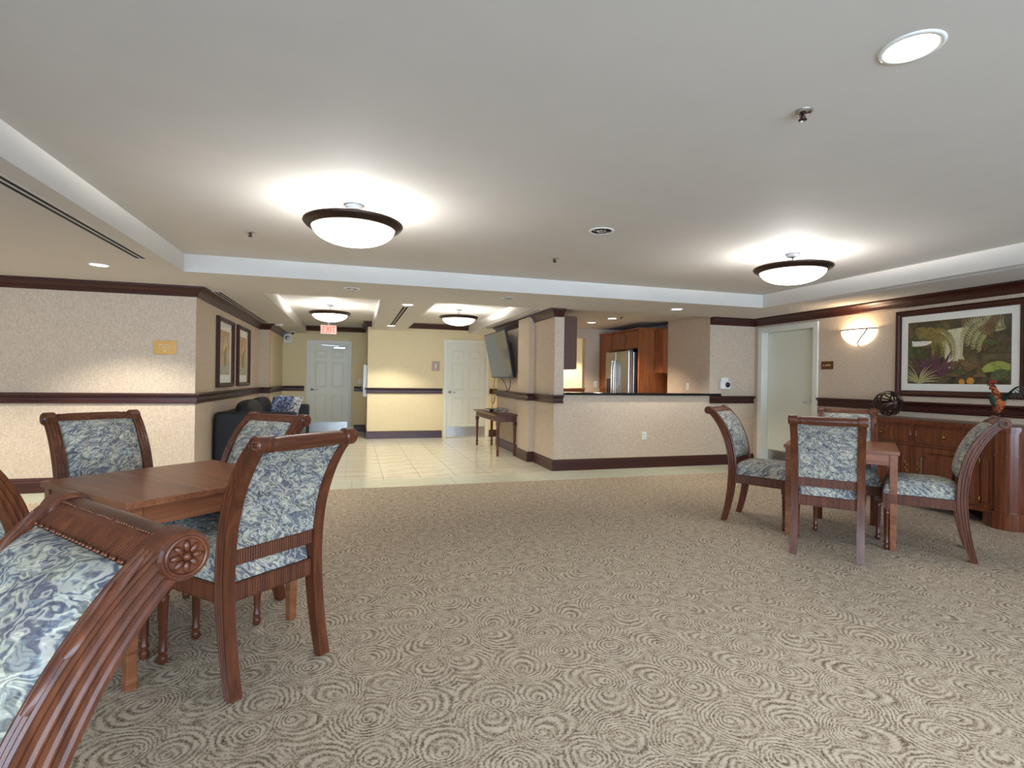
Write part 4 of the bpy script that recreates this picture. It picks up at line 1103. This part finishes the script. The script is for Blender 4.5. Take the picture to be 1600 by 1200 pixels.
# ------------------------------------------------------------------ dining tables
def table(cx, cy, rz, label, s=0.80):
    t = thing('dining_table', label, 'table', (cx, cy, 0), rz, 'square dining tables')
    h = s / 2
    MB().box(-h, h, -h, h, 0.722, 0.75).build('table_top', M['tabletop'], t, 0.003)
    for k in range(4):
        a = MB().box(-h + 0.065, h - 0.065, -h + 0.018, -h + 0.038, 0.64, 0.722).build('apron', M['tabletop'], t); a.rotation_euler = (0, 0, k * PI / 2)
        p, q = -h + 0.012, -h + 0.064; p2, q2 = -h + 0.016, -h + 0.054
        m = MB().add([(p2, p2, 0), (q2, p2, 0), (q2, q2, 0), (p2, q2, 0), (p, p, 0.722), (q, p, 0.722), (q, q, 0.722), (p, q, 0.722)],
                     [(0, 3, 2, 1), (4, 5, 6, 7), (0, 1, 5, 4), (1, 2, 6, 5), (2, 3, 7, 6), (3, 0, 4, 7)])
        l = m.build('leg', M['tabletop'], t, 0.003); l.rotation_euler = (0, 0, k * PI / 2)
    return t
table(-0.815, 2.97, math.atan2(-0.57, 0.53), 'square walnut dining table nearest the viewer on the left', 0.81)
table(3.97, 3.52, math.atan2(-0.77, 0.64), 'square walnut dining table on the right before the sideboard', 0.78)

# ------------------------------------------------------------------ sideboard
BY0, BY1, BX, BB, BH = 3.13, 4.93, 5.50, 5.965, 0.90
t = thing('sideboard', 'large carved mahogany sideboard with rounded corner columns under the picture', 'sideboard', (0, 0, 0))
def outline(o, bulge=0.0):
    pts = [(BB, BY1 + o), (BX + 0.03, BY1 + o)]
    cy = BY1 - 0.10
    for i in range(9):
        a = PI / 2 + i / 8 * PI * 0.62
        pts.append((BX + 0.06 + (0.115 + o) * math.cos(a), cy + (0.115 + o) * math.sin(a) - 0.01))
    pts += [(BX - o, BY1 - 0.20), (BX - o, BY0 + 0.20)]
    cy = BY0 + 0.10
    for i in range(9):
        a = PI * 0.88 + i / 8 * PI * 0.62
        pts.append((BX + 0.06 + (0.115 + o) * math.cos(a), cy + (0.115 + o) * math.sin(a) + 0.01))
    pts += [(BX + 0.03 + 0.03, BY0 - o), (BB, BY0 - o)]
    return pts
def slab(o, z0, z1): return MB().prism(outline(o), lambda a, b, h: Vector((a, b, z0 + h)), z1 - z0)
slab(0.0, 0.13, 0.85).build('body', M['buffet'], t)
slab(0.012, 0.845, 0.862).build('top_moulding', M['buffet'], t)
slab(0.03, 0.862, BH).build('top', M['buffet'], t, 0.008)
slab(0.012, 0.64, 0.655).build('waist_moulding', M['buffet'], t, 0.004)
slab(0.02, 0.115, 0.15).build('base_moulding', M['buffet'], t, 0.008)
for y0, y1 in ((BY0 - 0.02, BY0 + 0.28), (BY1 - 0.28, BY1 + 0.02)):
    m = MB()
    pp = [p for p in outline(0.022) if y0 - 0.01 <= p[1] <= y1 + 0.01]
    pp = pp + ([(BB, y1)] if y0 < 4 else [(BB, y0)])
    if y0 < 4: pp = [(BX + 0.01, y1)] + pp[1:] if abs(pp[0][1] - y1) < 0.12 and pp[0][0] < BX + 0.01 else [(BX - 0.02, y1)] + pp
    m.prism(pp, lambda a, b, h: Vector((a, b, h)), 0.115)
    m.build('plinth', M['buffet'], t, 0.004)
for c in (3.715, 4.345):
    d = MB().box(BX - 0.018, BX - 0.001, c - 0.285, c + 0.285, 0.67, 0.825).build('drawer', M['buffet'], t, 0.004)
    MB().box(BX - 0.024, BX - 0.018, c - 0.255, c + 0.255, 0.69, 0.805).build('drawer_panel', M['buffet'], d, 0.005)
    MB().lathe([(0.008, 0), (0.008, 0.014), (0.018, 0.022), (0.014, 0.034), (0.001, 0.038)], (BX - 0.024, c, 0.75), 16, M=Matrix.Rotation(-PI / 2, 3, 'Y')).build('knob', M['brass'], d)
    # door
    s = 1 if c > 4.03 else -1                         # hinge side away from the middle
    d = MB().box(BX - 0.018, BX - 0.001, c - 0.285, c + 0.285, 0.165, 0.63).build('door', M['buffet'], t, 0.004)
    y0, y1, z0, z1 = c - 0.215, c + 0.215, 0.225, 0.575
    n = 0.045
    poly = [(y0, z0), (y1, z0)]
    for cy, sg in ((y1, 1), (y0, -1)):
        arc = [(cy - sg * n * (math.cos(k / 5 * PI / 2)), z1 - n * math.sin(k / 5 * PI / 2)) for k in range(6)]
        arc = [(cy, z1 - n - 0.012), (cy - sg * 0.0, z1 - n)] + [(cy - sg * n * (1 - math.cos(k / 5 * PI / 2)), z1 - n + n * 0 + 0.0) for k in range(0)] + [(cy - sg * (n * math.sin(k / 5 * PI / 2)), z1 - n * math.cos(k / 5 * PI / 2)) for k in range(1, 6)] + [(cy - sg * (n + 0.012), z1)]
        poly += arc if sg > 0 else arc[::-1]
    out = [(c + (a - c) * 1.05, 0.40 + (b - 0.40) * 1.05) for a, b in poly]
    m = MB(); k = len(poly)
    m.add([(BX - 0.018, a, b) for a, b in out] + [(BX - 0.030, a, b) for a, b in [(c + (a - c) * 1.03, 0.40 + (b - 0.40) * 1.03) for a, b in poly]] + [(BX - 0.020, a, b) for a, b in poly],
          [(r * k + i, r * k + (i + 1) % k, r * k + k + (i + 1) % k, r * k + k + i) for r in (0, 1) for i in range(k)])
    m.build('panel_moulding', M['buffet'], d)
    ins = [(c + (a - c) * 0.9, 0.40 + (b - 0.40) * 0.9) for a, b in poly]
    MB().prism(ins, lambda a, b, h: Vector((BX - 0.027 + h, a, b)), 0.009).build('raised_panel', M['buffet'], d, 0.004)
    ey = c - s * 0.25
    m = MB()
    for k in range(5): m.sphere((BX - 0.020, ey + 0.006 * (-1) ** k, 0.34 + k * 0.03), 0.014, 8, 6, sc=(0.35, 0.7, 1.2))
    m.build('escutcheon', M['brass'], d)
    for z in (0.22, 0.57): MB().lathe([(0.001, -0.035), (0.006, -0.03), (0.006, 0.03), (0.001, 0.035)], (BX - 0.014, c + s * 0.291, z), 10).build('hinge', M['brass'], d)
MB().box(BX - 0.012, BX - 0.001, 4.005, 4.055, 0.165, 0.63).build('center_post', M['buffet'], t, 0.003)
for c in (4.0, 4.06): MB().lathe([(0.001, -0.05), (0.012, -0.045), (0.015, 0.0), (0.012, 0.045), (0.001, 0.05)], (BX - 0.010, c + (0.0 if c < 4.03 else 0), 0.747), 12).build('bobbin', M['buffet'], t)
for c in (3.385, 4.675): MB().box(BX - 0.010, BX - 0.001, c - 0.03, c + 0.03, 0.20, 0.60).build('side_post', M['buffet'], t, 0.004)
e = MB().box(BX + 0.14, BB - 0.06, BY0 - 0.012, BY0 - 0.001, 0.19, 0.61).build('end_panel', M['buffet'], t, 0.005)
e = MB().box(BX + 0.14, BB - 0.06, BY0 - 0.012, BY0 - 0.001, 0.675, 0.825).build('end_drawer', M['buffet'], t, 0.005)
MB().lathe([(0.008, 0), (0.008, 0.014), (0.018, 0.022), (0.014, 0.034), (0.001, 0.038)], (BX + 0.27, BY0 - 0.012, 0.75), 16, M=Matrix.Rotation(PI / 2, 3, 'X')).build('knob', M['brass'], e)

# woven orb
t = thing('strap_orb', 'round open orb of woven dark metal straps on the sideboard', 'ornament', (5.66, 4.43, BH))
rnd = random.Random(11)
for k in range(12):
    ax = Vector((rnd.uniform(-1, 1), rnd.uniform(-1, 1), rnd.uniform(-0.6, 0.6))).normalized()
    a = ax.orthogonal().normalized(); b = ax.cross(a); R0 = 0.130 + 0.001 * k; off = rnd.uniform(-0.035, 0.035); rr = math.sqrt(R0 * R0 - off * off)
    m = MB()
    vs, fs = [], []
    for i in range(36):
        an = 2 * PI * i / 36; dr = a * math.cos(an) + b * math.sin(an)
        for s1, s2 in ((-1, 0), (1, 0), (1, 1), (-1, 1)):
            vs.append(Vector((0, 0, 0.147)) + ax * off + dr * (rr - 0.002 * s2) + ax * 0.008 * s1)
    for i in range(36):
        j = (i + 1) % 36
        fs += [(i * 4 + q, j * 4 + q, j * 4 + (q + 1) % 4, i * 4 + (q + 1) % 4) for q in range(4)]
    m.add(vs, fs).build('strap', M['bronze'], t)

# rooster
M['rooster'] = pillow_mat('rooster_paint', srgb(70, 24, 14), srgb(150, 62, 26), srgb(190, 110, 50))
M['feather'] = flat('green_feather', srgb(36, 66, 54), 0.35, 0.3, var=0.3)
t = thing('rooster_figurine', 'painted metal rooster figurine with green tail on the sideboard', 'figurine', (5.62, 3.36, BH), 0)
body = catmull([(0, 0.0, 0.11), (0, 0.005, 0.15), (0, 0.0, 0.22), (0, 0.025, 0.29), (0, 0.045, 0.345), (0, 0.055, 0.375)], 24)
RAD = [0.006, 0.036, 0.05, 0.036, 0.024, 0.02, 0.004]
def rr(u):
    q = u * (len(RAD) - 1); i = min(int(q), len(RAD) - 2); return RAD[i] + (RAD[i + 1] - RAD[i]) * (q - i)
MB().tube(body, rr, 14).build('body', M['rooster'], t)
MB().lathe([(0.009, 0), (0.001, 0.035)], (0, 0.07, 0.362), 8, M=Matrix.Rotation(-PI / 2, 3, 'X')).build('beak', M['brass'], t)
m = MB()
for k in range(4): m.sphere((0, 0.028 + 0.014 * k, 0.388 + 0.010 * math.sin(k)), 0.014, 8, 6, sc=(0.35, 0.7, 1.2))
m.sphere((0, 0.072, 0.335), 0.013, 8, 6, sc=(0.5, 0.6, 1.3)); m.build('comb', flat('red_comb', srgb(150, 40, 24), 0.4), t)
def feather(pts, wd):
    P = catmull(pts, 16)
    m = MB()
    m.grid(lambda u, v: P[int(round(v * 16))] + Vector((wd * math.sin(PI * min(1, 0.1 + 0.9 * v)) * (2 * u - 1), 0, 0.003 * (1 - (2 * u - 1) ** 2))), 4, 16)
    m.grid(lambda u, v: P[int(round(v * 16))] + Vector((wd * math.sin(PI * min(1, 0.1 + 0.9 * v)) * (2 * u - 1), -0.002, -0.002)), 4, 16, flip=True)
    m.build('tail_feather', M['feather'], t)
for k in range(6):
    s = 1 + 0.13 * k
    feather([(0.006 * (k - 2.5), -0.03, 0.20), (0.008 * (k - 2.5), -0.06 * s, 0.27 + 0.012 * k), (0.01 * (k - 2.5), -0.10 * s, 0.28 + 0.014 * k), (0.012 * (k - 2.5), -0.13 * s, 0.22 + 0.005 * k)], 0.013)
for sg in (-1, 1):
    m = MB(); m.sphere((sg * 0.04, 0.02, 0.22), 0.05, 12, 8, sc=(0.22, 0.6, 1.25), M=Matrix.Rotation(-0.35, 3, 'X')); m.build('wing', M['feather'], t)
    m = MB().tube([(sg * 0.02, 0.0, 0.125), (sg * 0.022, 0.008, 0.06), (sg * 0.022, 0.0, 0.008)], 0.005, 8)
    for a in (-0.5, 0, 0.5): m.tube([(sg * 0.022, 0.0, 0.008), (sg * 0.022 + 0.03 * math.sin(a), 0.035 * math.cos(a), 0.004)], 0.004, 6)
    m.build('leg', M['bronze'], t)
MB().lathe([(0.06, 0), (0.065, 0.003), (0.055, 0.006), (0.001, 0.007)], n=24).build('base', M['bronze'], t)
